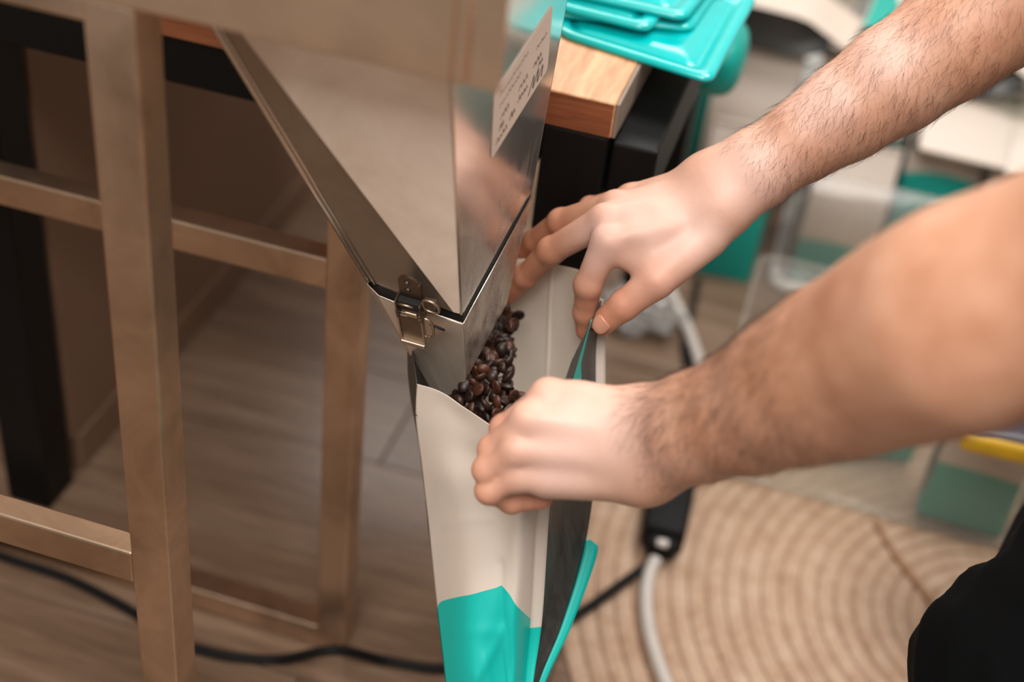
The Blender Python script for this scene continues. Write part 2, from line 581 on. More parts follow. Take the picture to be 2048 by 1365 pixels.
# the top is glued up from staves
sx = np.linspace(-0.93, -0.172, 9)
for i in range(8):
    o = box('stave', (sx[i] + 0.0002, YT, 0.715), (sx[i + 1] - 0.0002, 1.98, 0.75), M['wood'], tb, 0.0012, 1, TB)
    o.data.materials.append(M['wood_front'])
    for p in o.data.polygons:
        if p.normal.y < -0.9: p.material_index = 1
box('apron', (-0.90, YT + 0.006, 0.662), (-0.24, YT + 0.046, 0.7145), M['black_metal'], tb, 0.003, 2, TB)
lg = box('leg', (-0.881, YT + 0.002, 0.0), (-0.822, YT + 0.062, 0.662), M['black_metal'], tb, 0.003, 2, TB)
box('leg', (-0.236, YT + 0.002, 0.0), (-0.174, YT + 0.062, 0.714), M['black_metal'], tb, 0.003, 2, TB)
box('leg', (-0.236, 1.90, 0.0), (-0.174, 1.96, 0.714), M['black_metal'], tb, 0.003, 2, TB)
box('end_rail', (-0.172, YT + 0.012, 0.640), (-0.128, 1.96, 0.706), M['black_metal'], tb, 0.003, 2, TB)
box('side_edging', (-0.1718, YT + 0.001, 0.7155), (-0.1685, 1.98, 0.7495), plain('grey_edging', srgb(132, 118, 106), 0.6), tb, 0.0005, 1, TB)

# low cabinet beneath the table
cb = empty('low_cabinet', (-1.15, 1.7, 0))
tag(cb, 'plain beige board cabinet under the left end of the table', 'cabinet')
CBB = (-1.15, 1.7, 0)
box('body', (-1.5, 1.20, 0.06), (-0.826, 2.6, 0.713), M['cabinet'], cb, 0.002, 1, CBB)
box('plinth', (-1.5, 1.21, 0.0005), (-0.822, 2.6, 0.06), M['cabinet'], cb, 0.002, 1, CBB)

# ================================================================== MACHINE FRAME
FB = (-0.43, 0.717, 0)
fm = empty('machine_stand', FB)
tag(fm, 'brushed steel tube stand of the bean filling machine', 'machine stand')
S = M['frame_steel']
YF, YB = 0.717, 1.043
box('leg', (-0.451, YF, 0.0), (-0.415, YF + 0.035, 0.947), S, fm, 0.0022, 2, FB)
box('leg', (-0.414, YB, 0.0), (-0.379, YB + 0.035, 0.947), S, fm, 0.0022, 2, FB)
box('leg', (-1.15, YF, 0.0), (-1.115, YF + 0.035, 0.947), S, fm, 0.0022, 2, FB)
box('leg', (-1.15, YB, 0.0), (-1.115, YB + 0.035, 0.947), S, fm, 0.0022, 2, FB)
box('front_crossbar', (-1.115, YF + 0.0005, 0.421), (-0.4505, YF + 0.024, 0.456), S, fm, 0.0022, 2, FB)
box('back_crossbar', (-1.115, YB, 0.527), (-0.4135, YB + 0.028, 0.562), S, fm, 0.0022, 2, FB)
box('floor_rail', (-1.115, YB, 0.002), (-0.4135, YB + 0.034, 0.034), S, fm, 0.0022, 2, FB)
box('top_beam', (-1.115, YF, 0.931), (-0.4505, YF + 0.034, 0.947), S, fm, 0.0018, 2, FB)
box('top_beam', (-1.115, YB, 0.915), (-0.4135, YB + 0.034, 0.947), S, fm, 0.0022, 2, FB)

# body housing resting on the stand
BB = (-0.6, 0.9, 0.948)
bd = empty('machine_housing', BB)
tag(bd, 'tan steel housing of the filling machine above the hopper', 'machine housing')
box('front_panel', (-1.15, YF - 0.004, 0.949), (-0.2085, YF - 0.001, 1.22), M['body_steel'], bd, 0.0008, 1, BB)
box('corner_bend', (-0.2085, YF - 0.007, 0.949), (-0.1985, YF - 0.001, 1.22), M['body_steel'], bd, 0.0025, 3, BB)
box('corner_flange', (-0.1985, YF - 0.003, 0.948), (-0.1785, YF - 0.001, 1.22), M['body_steel'], bd, 0.0006, 1, BB)
box('back_panel', (-1.15, 1.34, 0.949), (-0.2285, 1.343, 1.22), M['body_steel'], bd, 0.0008, 1, BB)
box('side_panel', (-1.153, YF - 0.004, 0.949), (-1.15, 1.343, 1.22), M['body_steel'], bd, 0.0008, 1, BB)
box('rim', (-0.42, YF - 0.001, 0.949), (-0.2085, YF + 0.018, 0.951), M['body_steel'], bd, 0, 1, BB)
for x, y in ((740, 124), (512, 66)):
    c = aty(x, y, YF - 0.004)
    tube('screw', [c + np.array([0, 0.002, 0.002]), c + np.array([0, -0.003, 0.002])], 0.0032, M['latch_steel'], bd, 12)
    off(bd.children[-1], BB)

# ================================================================== HOPPER
HX = -0.229
HB = (-0.29, 0.95, 0.5)
hp = empty('hopper', HB)
tag(hp, 'stained sheet steel hopper tapering down to the outlet, paper note on its side', 'hopper')


def fz(z):      # front face y at height z
    return 0.875 - (z - 0.657) * 0.3454


def foldx(z):   # fold between the front face and the dark facet
    return -0.2555 - (z - 0.701) * 0.5775


def leftx(z):   # outer left edge
    return -0.3135 - (z - 0.673) * 0.392


def lefty(z):
    return fz(z) + 0.012 + max(0.0, (z - 0.66)) * 0.01


WK = 0.075      # the right wall is turned a little towards the front


def wallx(y, z): return HX + WK * (y - fz(z))


WNRM = np.array([1.0, -WK, -WK * 0.3454]); WNRM /= np.linalg.norm(WNRM)
WP0 = np.array([HX, 0.875, 0.657])


def wallpt(px, py, o=0.0):
    r = ray(px, py); return CAMC + r * (((WP0 + WNRM * o - CAMC) @ WNRM) / (r @ WNRM))


wa, wb_ = wallpt(1062, 395), wallpt(1135, 0)


def bz(z): return wa[1] + (z - wa[2]) * (wb_[1] - wa[1]) / (wb_[2] - wa[2])


ZT, ZR = 1.10, 0.6675
fn = np.array([0, -0.945, -0.326])
plate('front_face', [(HX, fz(ZR), ZR), (HX, fz(ZT), ZT), (foldx(ZT), fz(ZT), ZT), (foldx(ZR), fz(ZR), ZR)], 0.0012, fn, M['hopper_steel'], hp)
a0 = np.array([foldx(ZR), fz(ZR), ZR]); a1 = np.array([foldx(ZT), fz(ZT), ZT]); b1 = np.array([leftx(ZT), lefty(ZT), ZT]); b0 = np.array([leftx(ZR), lefty(ZR), ZR])
nf = np.cross(a1 - a0, b0 - a0); nf = nf if nf[1] < 0 else -nf
plate('folded_facet', [a0, a1, b1, b0], 0.0012, nf, M['shaded_fold_steel'], hp)
c1 = np.array([leftx(ZT) + 0.02, bz(ZT), ZT]); c0 = np.array([leftx(ZR) + 0.02, bz(ZR) - 0.01, ZR])
plate('left_wall', [b0, b1, c1, c0], 0.0012, (-1, 0, -0.4), M['shaded_fold_steel'], hp)
plate('right_wall', [(HX, fz(ZR), ZR), (HX, fz(ZT), ZT), (wallx(bz(ZT), ZT), bz(ZT), ZT), (wallx(bz(ZR), ZR), bz(ZR), ZR)], 0.0012, WNRM, M['mirror'], hp)
plate('rear_wall', [(wallx(bz(ZR), ZR), bz(ZR), ZR), (wallx(bz(ZT), ZT), bz(ZT), ZT), c1, c0], 0.0012, (0, 1, -0.2), M['shaded_fold_steel'], hp)
hem = [b0 + (b1 - b0) * t for t in np.linspace(-0.0, 1, 5)]
tube('hem', [p + np.array([-0.0022, 0.001, 0]) for p in hem], 0.0026, M['edge_steel'], hp, 10)
tube('inner_hem', [p + np.array([0.0040, -0.0012, 0.0]) for p in hem], 0.0011, M['edge_steel'], hp, 8)
# corner bead where front and right wall meet
tube('corner_seam', [(HX - 0.0004, fz(z) - 0.0002, z) for z in (ZR, 0.8, ZT)], 0.0011, M['edge_steel'], hp, 8)
for o in hp.children: off(o, HB)

cA, cB, cC = wallpt(1063, 394, 0.0015), wallpt(1013, 606, 0.0015), wallpt(933, 755, 0.0015)
# outlet spout, clipped on under the hopper
sp_ = empty('outlet_spout', HB)
tag(sp_, 'polished steel outlet spout clipped under the hopper, dusted with coffee', 'spout')
ZS = 0.657
# rim outline (top view): right rear, right front, along the front, rounded left corner, left rear
rim = [(cA[0], cA[1]), (HX + 0.0015, 0.8725), (-0.258, 0.8775), (-0.284, 0.8785), (-0.303, 0.8805), (-0.3145, 0.8865), (-0.3225, 0.8965), (-0.322, 0.93), (-0.30, 1.075)]
zr = [cA[2], ZS + 0.0005, ZS - 0.001, ZS - 0.001, ZS + 0.0005, ZS + 0.004, ZS + 0.010, ZS + 0.012, ZS + 0.008]
# lower end, slant cut so that the outlet opens to the right
low = [tuple(cB), tuple(cC), (-0.2345, 0.9105, 0.555), (-0.240, 0.917, 0.536), (-0.2445, 0.921, 0.523),
       (-0.2475, 0.924, 0.514), (-0.2485, 0.928, 0.512), (-0.2475, 0.95, 0.515), (-0.243, 1.015, 0.535)]
V = [(x, y, z) for (x, y), z in zip(rim, zr)] + low
n_ = len(rim)
F = [(i, i + 1, n_ + i + 1, n_ + i) for i in range(1, n_ - 1)] + [(n_ - 1, 0, n_, 2 * n_ - 1)]
body = mesh('spout_body', V, F, M['spout_steel'], sp_, smooth=False)
solidify(body, 0.0010, 0.0)
right = mesh('right_cheek', [V[0], V[1], V[n_ + 1], V[n_]], [(0, 1, 2, 3)], M['cheek'], sp_); solidify(right, 0.0010, 0.0)
rp = [np.array(v) for v in V[:n_]]
tube('rolled_rim', [p + np.array([0, 0, 0.0004]) for p in rp], 0.0008, M['edge_steel'], sp_, 8)
gap = [np.array([p[0] * 0.985 + HX * 0.015 - 0.001, p[1] + 0.0025, p[2] + 0.0085]) for p in rp]
gv = [g for g in gap] + [g + np.array([0, 0.002, -0.016]) for g in gap]
mesh('gap_shade', gv, [(i, i + 1, n_ + i + 1, n_ + i) for i in range(n_ - 1)], M['dark_gap'], sp_)  # near-black strip painting the shade in the gap under the hopper
for o in sp_.children: off(o, HB)

# paper note
NB = wallpt(1040, 230)
nt = tag(empty('paper_note', NB), 'cream paper note with handwriting stuck on the polished hopper wall', 'note')
n0, n1 = wallpt(982, 321, 0.0006), wallpt(1095, 140, 0.0006)       # lower corners
nA = (n1 - n0); NLEN = np.linalg.norm(nA); nA /= NLEN
nB = np.cross(WNRM, nA); nB = nB if nB[2] > 0 else -nB
prof = []
for (cy, cz, s_) in ((0, 0, 180), (1, 0, 270), (1, 1, 0), (0, 1, 90)):
    r = 0.005; cyy = r if cy == 0 else NLEN - r; czz = r if cz == 0 else 0.064 - r
    for k in range(5):
        a = math.radians(s_ + k * 22.5); prof.append(n0 + nA * (cyy + r * math.cos(a)) + nB * (czz + r * math.sin(a)))
off(plate('sheet', prof, 0.0003, WNRM, M['paper'], nt), NB)


def scribble(y, z, w, h, n, r=0.00035, slant=0.4, seed=0):
    rg = np.random.default_rng(seed); pts = []
    sc = NLEN / 0.166
    for i in range(n * 2 + 1):
        t = i / (n * 2)
        zz = z - 0.788 + (h * rg.uniform(0.5, 1.0) if i % 2 else -h * rg.uniform(0.0, 0.25))
        pts.append(n0 + nA * ((y - 0.913 + t * w + (slant * h if i % 2 else 0)) * sc) + nB * zz + WNRM * 0.0001)
    o = tube('handwriting', smooth_path(pts, 4), r, M['ink'], nt.children[0], 4); off(o, NB)


scribble(1.018, 0.7950, 0.040, 0.0120, 3, 0.00042, 0.7, 1)
scribble(1.044, 0.8090, 0.013, 0.0050, 2, 0.00030, 0.5, 2)
scribble(1.028, 0.8160, 0.024, 0.0050, 3, 0.00030, 0.5, 3)
scribble(0.962, 0.8010, 0.014, 0.0060, 2, 0.00034, 0.5, 4)
scribble(0.985, 0.8050, 0.028, 0.0050, 4, 0.00026, 0.5, 5)
scribble(0.985, 0.8160, 0.026, 0.0050, 3, 0.00022, 0.5, 6)
scribble(0.925, 0.7965, 0.030, 0.0045, 4, 0.00026, 0.5, 7)
scribble(0.932, 0.8060, 0.012, 0.0050, 2, 0.00026, 0.5, 8)
scribble(0.935, 0.8160, 0.022, 0.0045, 3, 0.00022, 0.5, 9)
scribble(0.930, 0.8300, 0.060, 0.0030, 8, 0.00016, 0.4, 10)
scribble(0.930, 0.8400, 0.080, 0.0030, 10, 0.00016, 0.4, 12)
scribble(1.035, 0.8300, 0.030, 0.0030, 5, 0.00016, 0.4, 13)

# ------------------------------------------------------------------ toggle latch
LO = np.array(atd(826, 602, 1.108))
lt = tag(empty('toggle_latch', LO), 'worn steel toggle latch joining hopper and spout', 'latch')
U = np.array([0.985, -0.03, 0.0]); U /= np.linalg.norm(U)
W = np.array([0.06, 0.30, -0.95]); W /= np.linalg.norm(W)     # down along the hopper face
N = np.cross(W, U); N /= np.linalg.norm(N)
N = N if N[1] < 0 else -N                                       # outwards


def lp(u, w, n):  # millimetres -> local offset
    return U * u * 0.001 + W * w * 0.001 + N * n * 0.001


def lbox(name, u0, u1, w0, w1, n0, n1, mat, bev=0.4):
    bm = bmesh.new(); add_box(bm, (u0, w0, n0), (u1, w1, n1), bev, 2)
    for v in bm.verts: v.co = Vector(lp(*v.co))
    bmesh.ops.recalc_face_normals(bm, faces=bm.faces[:])
    return from_bm(name, bm, mat, lt)


def ltube(name, pts, r, mat, n=10, closed=False, sm=0):
    P_ = [lp(*p) for p in pts]
    if sm: P_ = smooth_path(P_, sm, closed)
    return tube(name, P_, r * 0.001, mat, lt, n, closed)


LS = M['latch_steel']
# base plate with rounded top and two near-black discs painting the shade of its holes
bm = bmesh.new()
outl = [(-8.5, 2), (-8.5, -24)] + [(8.5 * math.cos(math.radians(a)), -26 - 7.5 * math.sin(math.radians(a)) * 1.0) for a in range(170, 9, -16)] + [(8.5, -24), (8.5, 2)]
vv = [bm.verts.new(lp(u, w, 1.5)) for u, w in outl]
f = bm.faces.new(vv)
ex = bmesh.ops.extrude_face_region(bm, geom=[f]); bmesh.ops.translate(bm, verts=[v for v in ex['geom'] if isinstance(v, bmesh.types.BMVert)], vec=Vector(lp(0, 0, 2.2)))
bmesh.ops.recalc_face_normals(bm, faces=bm.faces[:])
plate_o = from_bm('base_plate', bm, LS, lt)
lbox('plate_flange', 8.2, 9.6, -26, 3, -1.0, 3.9, LS, 0.3)
for hw in (-27.0, -18.5):
    for o_ in (ltube('hole_shade_disc', [(-0.5, hw, 2.0), (-0.5, hw, 3.85)], 2.6, M['dark_gap'], 14), ltube('rivet', [(-0.9, hw + 0.9, 3.0), (-0.9, hw + 0.9, 4.1)], 1.4, M['latch_bright'], 10)):
        o_.parent = plate_o
lbox('pivot_block', -9.5, 9.5, -8, 4, 1.0, 9.0, M['dark_gap'], 0.8)
lbox('side_cheek', -11.0, -9.5, -9, 12, 0, 11, LS, 0.4)
lbox('side_cheek', 9.5, 11.0, -9, 12, 0, 11, LS, 0.4)
ltube('pivot_pin', [(-12, 2, 7), (12, 2, 7)], 2.2, LS, 12)
ltube('cross_pin', [(-10, -4.0, 9.2), (4, -4.0, 9.2)], 1.0, M['latch_bright'], 8)
lbox('pin_sleeve', -4, 6.5, 4.0, 9.0, 7.0, 10.2, M['latch_bright'], 0.8)
lbox('lever', -10.0, 9.0, 12, 42, 6.6, 8.2, LS, 0.5)
lbox('lever_side', -11.2, -10.0, 10, 43, 5.0, 10.5, M['latch_bright'], 0.3)
lbox('lever_side', 9.0, 10.2, 10, 43, 5.0, 10.5, M['latch_bright'], 0.3)
lbox('lever_lip', -11.2, 10.2, 41.5, 46.0, 7.0, 12.0, M['latch_bright'], 1.0)
ltube('wire_bail', [(-13, 12, 5), (-14.0, 14, 4.6), (-13.6, 24, 4), (-12.2, 36, 3.5), (-8, 39, 3.4), (0, 39.5, 3.4), (10, 39, 3.4), (14.5, 37, 3.4), (16, 30, 3.6), (16.2, 20, 4), (15, 15, 4.6), (11, 12.5, 5), (0, 12, 5), (-8, 12, 5)], 1.25, M['latch_bright'], 8, True, 4)
ltube('catch_hook', [(13, 24, 1), (18, 21.5, 3.5), (22.5, 23.5, 3.0), (24.5, 27, 0.5), (18, 27, -0.5), (13, 26, 0.0)], 0.9, M['dark_gap'], 8, False, 4)
lbox('keeper_lug', 11.0, 22.5, -13, -2.5, 0.5, 6.5, LS, 1.6)
ltube('keeper_ring', [(12, -12, 6), (20, -14, 6.5), (25, -8, 6.5), (23, -1, 6.0), (13, -1, 5.5)], 1.1, M['latch_bright'], 8, True, 4)

# ================================================================== TEAL TRAY-LIKE POUCH STACK ON THE TABLE
def pouch_flat(label, corners, z, mat, notch=0.0, thick=0.006, name='teal_pouch', group='flat teal pouches on the table'):
    """flat pouch of glossy film: raised sealed border, rounded corners, slightly sunk middle"""
    c = [np.array([p[0], p[1]]) for p in corners]
    base = sum(c) / 4
    e = tag(empty(name, (base[0], base[1], z)), label, 'pouch', group)

    def ring(inset, zz, rad):
        pts = []
        for i in range(4):
            p, a, b = c[i], c[i - 1], c[(i + 1) % 4]
            da = (a - p) / np.linalg.norm(a - p); db = (b - p) / np.linalg.norm(b - p)
            q = p + (da + db) * inset
            s = q + da * rad; t_ = q + db * rad
            for k in range(7):
                u = k / 6
                pts.append((1 - u) ** 2 * s + 2 * u * (1 - u) * q + u * u * t_)
        return [(p[0] - base[0], p[1] - base[1], zz) for p in pts]
    rings = [ring(0.0, 0.0, 0.016), ring(-0.0006, thick * 0.5, 0.016), ring(0.002, thick, 0.016), ring(0.013, thick, 0.012), ring(0.0165, thick * 0.35, 0.011), ring(0.022, thick * 0.30, 0.010), ring(0.026, thick * 0.75, 0.010), ring(0.05, thick * 0.85, 0.010)]
    V = [p for r in rings for p in r]; m = len(rings[0]); F = []
    for r in range(len(rings) - 1):
        for k in range(m):
            F.append((r * m + k, r * m + (k + 1) % m, (r + 1) * m + (k + 1) % m, (r + 1) * m + k))
    brd = mesh('sealed_border', V[:6 * m], [f for f in F if max(f) < 6 * m] + [tuple(reversed(range(m)))], mat, e, True)
    pan = mesh('pouch_face', V[5 * m:], [tuple(i - 5 * m for i in f) for f in F if min(f) >= 5 * m] + [tuple(range(2 * m, 3 * m))], mat, e, True)
    return e


def cz(px, py, z): return atz(px, py, z)[:2]


pouch_flat('lowest teal pouch of the stack, overhanging the oak table corner', [cz(1424, 158, .757), cz(1515, -10, .757), (-0.33, 1.45), cz(1120, 62, .757)], 0.7505, M['teal_film'])
pouch_flat('second teal pouch of the stack on the oak table', [cz(1385, 52, .765), cz(1460, -60, .765), (-0.33, 1.47), (-0.30, 1.255)], 0.7575, M['teal_film'])
pouch_flat('third teal pouch of the stack on the oak table', [cz(1300, 52, .772), cz(1410, -80, .772), (-0.36, 1.46), (-0.345, 1.27)], 0.7645, M['teal_film'])
pouch_flat('topmost teal pouch of the stack on the oak table', [cz(1372, 30, .779), cz(1470, -90, .779), (-0.34, 1.50), (-0.318, 1.29)], 0.7715, M['teal_film'])


# ================================================================== FILLED COFFEE BAGS (kind used for all stored bags)
def bag_parts(parent, w=0.12, d=0.07, h=0.27, mat=None):
    """gusseted pouch standing on z = 0: bulging panels, charcoal side gussets, flat top seal"""
    mat = mat or M['bag_z']
    nz, nx = 12, 8

    def dep(t):   # half depth along the height
        return d / 2 * (0.92 + 0.12 * math.sin(math.pi * min(1, t * 1.15))) if t < 0.72 else d / 2 * max(0.03, (1 - (t - 0.72) / 0.28)) * 0.98 + 0.001
    for sgn, nm in ((-1, 'front_panel'), (1, 'back_panel')):
        V = []; F = []
        for j in range(nz + 1):
            t = j / nz
            for i in range(nx + 1):
                u = i / nx * 2 - 1
                bulge = (1 - u * u) * 0.010 * math.sin(math.pi * min(1, t * 1.1 + 0.05)) * (1 if t < 0.85 else 0.2)
                V.append((u * w / 2, sgn * (dep(t) + max(0, bulge)), 0.002 + t * h))
        for j in range(nz):
            for i in range(nx):
                q = (j * (nx + 1) + i, j * (nx + 1) + i + 1, (j + 1) * (nx + 1) + i + 1, (j + 1) * (nx + 1) + i)
                F.append(q if sgn < 0 else tuple(reversed(q)))
        mesh(nm, V, F, mat, parent, True)
    for sgn in (-1, 1):
        V = []; F = []
        for j in range(nz + 1):
            t = j / nz; y = dep(t)
            tuck = 0.004 + 0.022 * max(0, (t - 0.45) / 0.55)
            for q in (-1, -0.5, 0, 0.5, 1):
                V.append((sgn * (w / 2 - tuck * (1 - abs(q))), q * y, 0.002 + t * h))
        for j in range(nz):
            for i in range(4):
                q = (j * 5 + i, j * 5 + i + 1, (j + 1) * 5 + i + 1, (j + 1) * 5 + i)
                F.append(q if sgn > 0 else tuple(reversed(q)))
        mesh('gusset', V, F, M['charcoal'], parent, True)
    bm = bmesh.new(); add_box(bm, (-w / 2, -d / 2 * 0.93, 0.0), (w / 2, d / 2 * 0.93, 0.0035), 0.001, 1)
    from_bm('bottom', bm, M['cream'] if mat == M['bag_zlow'] else M['teal_matte'], parent)
    bm = bmesh.new(); add_box(bm, (-w / 2, -0.0025, h - 0.022), (w / 2, 0.0025, h + 0.012), 0.001, 1)
    from_bm('top_seal', bm, M['cream'], parent)


BAGW, BAGD, BAGH = 0.125, 0.07, 0.27


def coffee_bag(label, loc, rot=(0, 0, 0), group='filled coffee bags in storage', mat=None, w=BAGW, d=BAGD, h=BAGH):
    e = tag(empty('coffee_bag', loc, rot), label, 'bag', group)
    bag_parts(e, w, d, h, mat)
    return e


# ------------------------------------------------------------------ storage boxes
def open_box(name, lo, hi, mat, rimmat, label, lid=False, taper=0.0, rim=0.010, r=0.03):
    base = ((lo[0] + hi[0]) / 2, (lo[1] + hi[1]) / 2, lo[2])
    e = tag(empty(name, base), label, 'storage box')
    hx, hy, hh = (hi[0] - lo[0]) / 2, (hi[1] - lo[1]) / 2, hi[2] - lo[2]

    def rr(hx_, hy_, z, n=6):
        p = []
        for (sx_, sy_, s) in ((1, 1, 0), (-1, 1, 90), (-1, -1, 180), (1, -1, 270)):
            for k in range(n + 1):
                a = math.radians(s + 90 * k / n); p.append((sx_ * (hx_ - r) + r * math.cos(a), sy_ * (hy_ - r) + r * math.sin(a), z))
        return p
    A = rr(hx - taper, hy - taper, 0.004); B = rr(hx, hy, hh); m = len(A)
    w = mesh('box_wall', A + B, [(k, (k + 1) % m, m + (k + 1) % m, m + k) for k in range(m)], mat, e, True); solidify(w, 0.0025, 0)
    b = mesh('box_bottom', rr(hx - taper, hy - taper, 0.003), [tuple(range(m))], mat, e); solidify(b, 0.003, 0)
    tube('box_rim', rr(hx, hy, hh), 0.004, mat, e, 8, True)
    tube('box_foot', rr(hx - taper, hy - taper, rim * 0.5), rim * 0.5, rimmat, e, 8, True)
    if lid:
        l = mesh('lid', rr(hx + 0.006, hy + 0.006, hh + 0.006), [tuple(range(m))], mat, e); solidify(l, 0.004, 0)
    return e


# milky box with bags, behind
open_box('storage_box', (-0.008, 2.045, 0.0), (0.50, 2.40, 0.245), M['milky'], M['milky_rim'], 'milky white storage box holding upright coffee bags beyond the forearms', taper=0.012, rim=0.022, r=0.035)
coffee_bag('coffee bag upright in the near corner of the milky box', (0.090, 2.105, 0.004), group=None)
coffee_bag('coffee bag with a tall teal foot in the middle of the milky box', (0.225, 2.20, 0.004), (0, 0, 0.1), group=None, mat=M['bag_ztop'], h=0.30)
coffee_bag('coffee bag upright at the far end of the milky box', (0.365, 2.15, 0.004), (0, 0, -0.15), group=None, mat=M['bag_ztop'])
coffee_bag('coffee bag at the back of the milky box, left of the tall one', (0.09, 2.29, 0.004), (0, 0, 0.2), group=None, mat=M['bag_ztop'], h=0.30)
coffee_bag('coffee bag at the back of the milky box, rightmost', (0.30, 2.33, 0.004), (0, 0, 0.05), group=None, h=0.30)
# bag standing on the floor left of the box and one further back under the table
coffee_bag('coffee bag standing on the floor just left of the milky box', (-0.094, 2.085, 0.0), (0, 0, 0.06), group=None, mat=M['bag_zhigh'], w=0.115)
coffee_bag('coffee bag in the shade beside the table leg, teal foot showing', (-0.235, 2.43, 0.0), (0, 0, 0.45), group=None, mat=M['bag_zhigh'], w=0.13)
coffee_bag('tall coffee bag on the floor behind the one left of the milky box', (-0.105, 2.255, 0.0), (0, 0, -0.05), group=None, mat=M['bag_zlow'], w=0.14, d=0.085, h=0.33)
coffee_bag('coffee bag lying crosswise over the tall bag beside the table', (-0.235, 2.30, 0.388), (math.pi / 2, 0.0, 1.5), group=None, mat=M['bag_zlow'], w=0.14, d=0.07, h=0.26)
# clear box in front, on the rug
open_box('storage_box', (-0.022, 1.528, 0.010), (0.62, 1.75, 0.25), M['clear'], M['clear'], 'clear storage box standing on the jute rug', taper=0.006, rim=0.008, r=0.02)
coffee_bag('coffee bag in the clear box, in its front row beside the black trousers', (0.335, 1.585, 0.016), (0, 0, -0.04), group=None, w=0.115, d=0.07)
coffee_bag('coffee bag at the right end of the clear box', (0.475, 1.60, 0.016), (0, 0, 0.03), group=None, w=0.115)
coffee_bag('coffee bag at the back of the clear box', (0.20, 1.69, 0.016), (0, 0, 0.1), group=None, w=0.115)
# dark bag with a yellow band lying on the box
yb = tag(empty('printed_pouch', atz(2100, 872, 0.302), (0.0, 0.0, 0.05)), 'dark purple pouch with a yellow band lying across the clear box', 'pouch')
bm = bmesh.new(); add_box(bm, (-0.11, -0.07, 0), (0.11, 0.07, 0.035), 0.012, 3); from_bm('pouch_body', bm, M['purple'], yb, True)
bm = bmesh.new(); add_box(bm, (-0.112, -0.074, 0.001), (0.112, -0.045, 0.03), 0.010, 3); from_bm('yellow_band', bm, M['yellow'], yb, True)

# heap of bags lying on and behind the milky box
lay = [
    (0.065, 2.405, .298, 0.00, 'coffee bag lying lengthwise at the front left of the milky box'),
    (0.230, 2.385, .298, 0.06, 'coffee bag lying lengthwise in the middle of the milky box top'),
    (0.400, 2.370, .298, -0.05, 'coffee bag lying lengthwise at the right end of the milky box'),
    (-0.215, 2.86, .298, 0.05, 'coffee bag at the far left edge of the white box'),
    (-0.040, 2.88, .298, -0.04, 'coffee bag second from the table on the white box'),
    (0.135, 2.86, .298, 0.05, 'coffee bag in the middle of the white box, lowest layer'),
    (0.310, 2.89, .298, -0.03, 'coffee bag right of the middle on the white box, lowest layer'),
    (0.490, 2.86, .298, 0.04, 'coffee bag at the right end of the white box'),
    (0.045, 2.28, .402, 1.50, 'coffee bag lying crosswise on the near left of the front row'),
    (0.36, 2.24, .402, 1.62, 'coffee bag lying crosswise on the right of the front row'),
    (-0.24, 2.66, .402, 1.50, 'coffee bag lying crosswise beside the table end'),
    (0.09, 2.68, .402, 1.42, 'coffee bag lying crosswise in the middle of the second row'),
    (0.42, 2.64, .402, 1.62, 'coffee bag lying crosswise at the right of the second row'),
    (-0.10, 3.04, .298, 1.57, 'coffee bag at the back left of the white box'),
    (0.24, 3.05, .298, 1.57, 'coffee bag at the back right of the white box'),
]
for k_, (x_, y_, z_, th_, lab) in enumerate(lay):
    coffee_bag(lab, (x_, y_, z_), (math.pi / 2 - 0.02, 0.05 * math.sin(k_ * 2.1), th_), group='heap of coffee bags on the storage boxes', w=0.15, d=0.08, h=0.29, mat=M['bag_zlow'] if k_ % 3 else M['bag_z'])
open_box('storage_box', (-0.30, 2.46, 0.0), (0.75, 3.15, 0.245), M['milky_rim'], M['milky_rim'], 'large white storage box at the back carrying the heap of bags', taper=0.01, rim=0.016, r=0.03)
# teal bag bulging below the pouch stack
tl = tag(empty('teal_bag', atz(1437, 112, 0.60)), 'rounded teal bag bulging beside the table under the pouch stack', 'bag')
bm = bmesh.new(); bmesh.ops.create_uvsphere(bm, u_segments=24, v_segments=14, radius=1.0)
for v in bm.verts:
    c = v.co; k = 0.085
    v.co = Vector((math.copysign(abs(c.x) ** 0.6, c.x) * 0.034, math.copysign(abs(c.y) ** 0.7, c.y) * 0.06, math.copysign(abs(c.z) ** 0.8, c.z) * 0.04))
from_bm('bag_body', bm, M['teal_matte'], tl, True)

# ================================================================== CORDS, ADAPTER, FILM
def cord(name, pts, r, mat, label, cat='cord', k=10):
    p = smooth_path(pts, k); base = p[0].copy(); base[2] = 0
    e = tube(name, [q - base for q in p], r, mat, None, 10)
    e.location = base; tag(e, label, cat); return e


def fz_(x, y, r): return atz(x, y, r)


cord('power_cable', [fz_(-160, 1050, .007), fz_(0, 1112, .007), fz_(140, 1160, .007), fz_(270, 1228, .007), fz_(335, 1280, .007), fz_(400, 1300, .007), fz_(470, 1315, .007), fz_(560, 1320, .007), fz_(640, 1305, .040), fz_(690, 1303, .040), fz_(770, 1322, .007), fz_(885, 1338, .007), fz_(1000, 1310, .007), fz_(1150, 1232, .016), fz_(1240, 1170, .018), fz_(1302, 1125, .024)], 0.0062, M['black_rubber'], 'black power cord snaking across the floor behind the machine legs')
cord('white_cable', [fz_(1312, 1118, .030), fz_(1298, 1150, .022), fz_(1292, 1200, .018), fz_(1300, 1270, .018), fz_(1325, 1350, .018), fz_(1360, 1430, .018)], 0.0088, M['white_plastic'], 'white cable running down from the black adapter over the rug')
cord('white_cable', [fz_(1342, 585, .012), fz_(1352, 610, .012), fz_(1368, 640, .011), fz_(1385, 685, .011), fz_(1400, 735, .011), fz_(1405, 800, .011)], 0.0090, M['white_plastic'], 'white cable on bare laminate floor beside a black one')
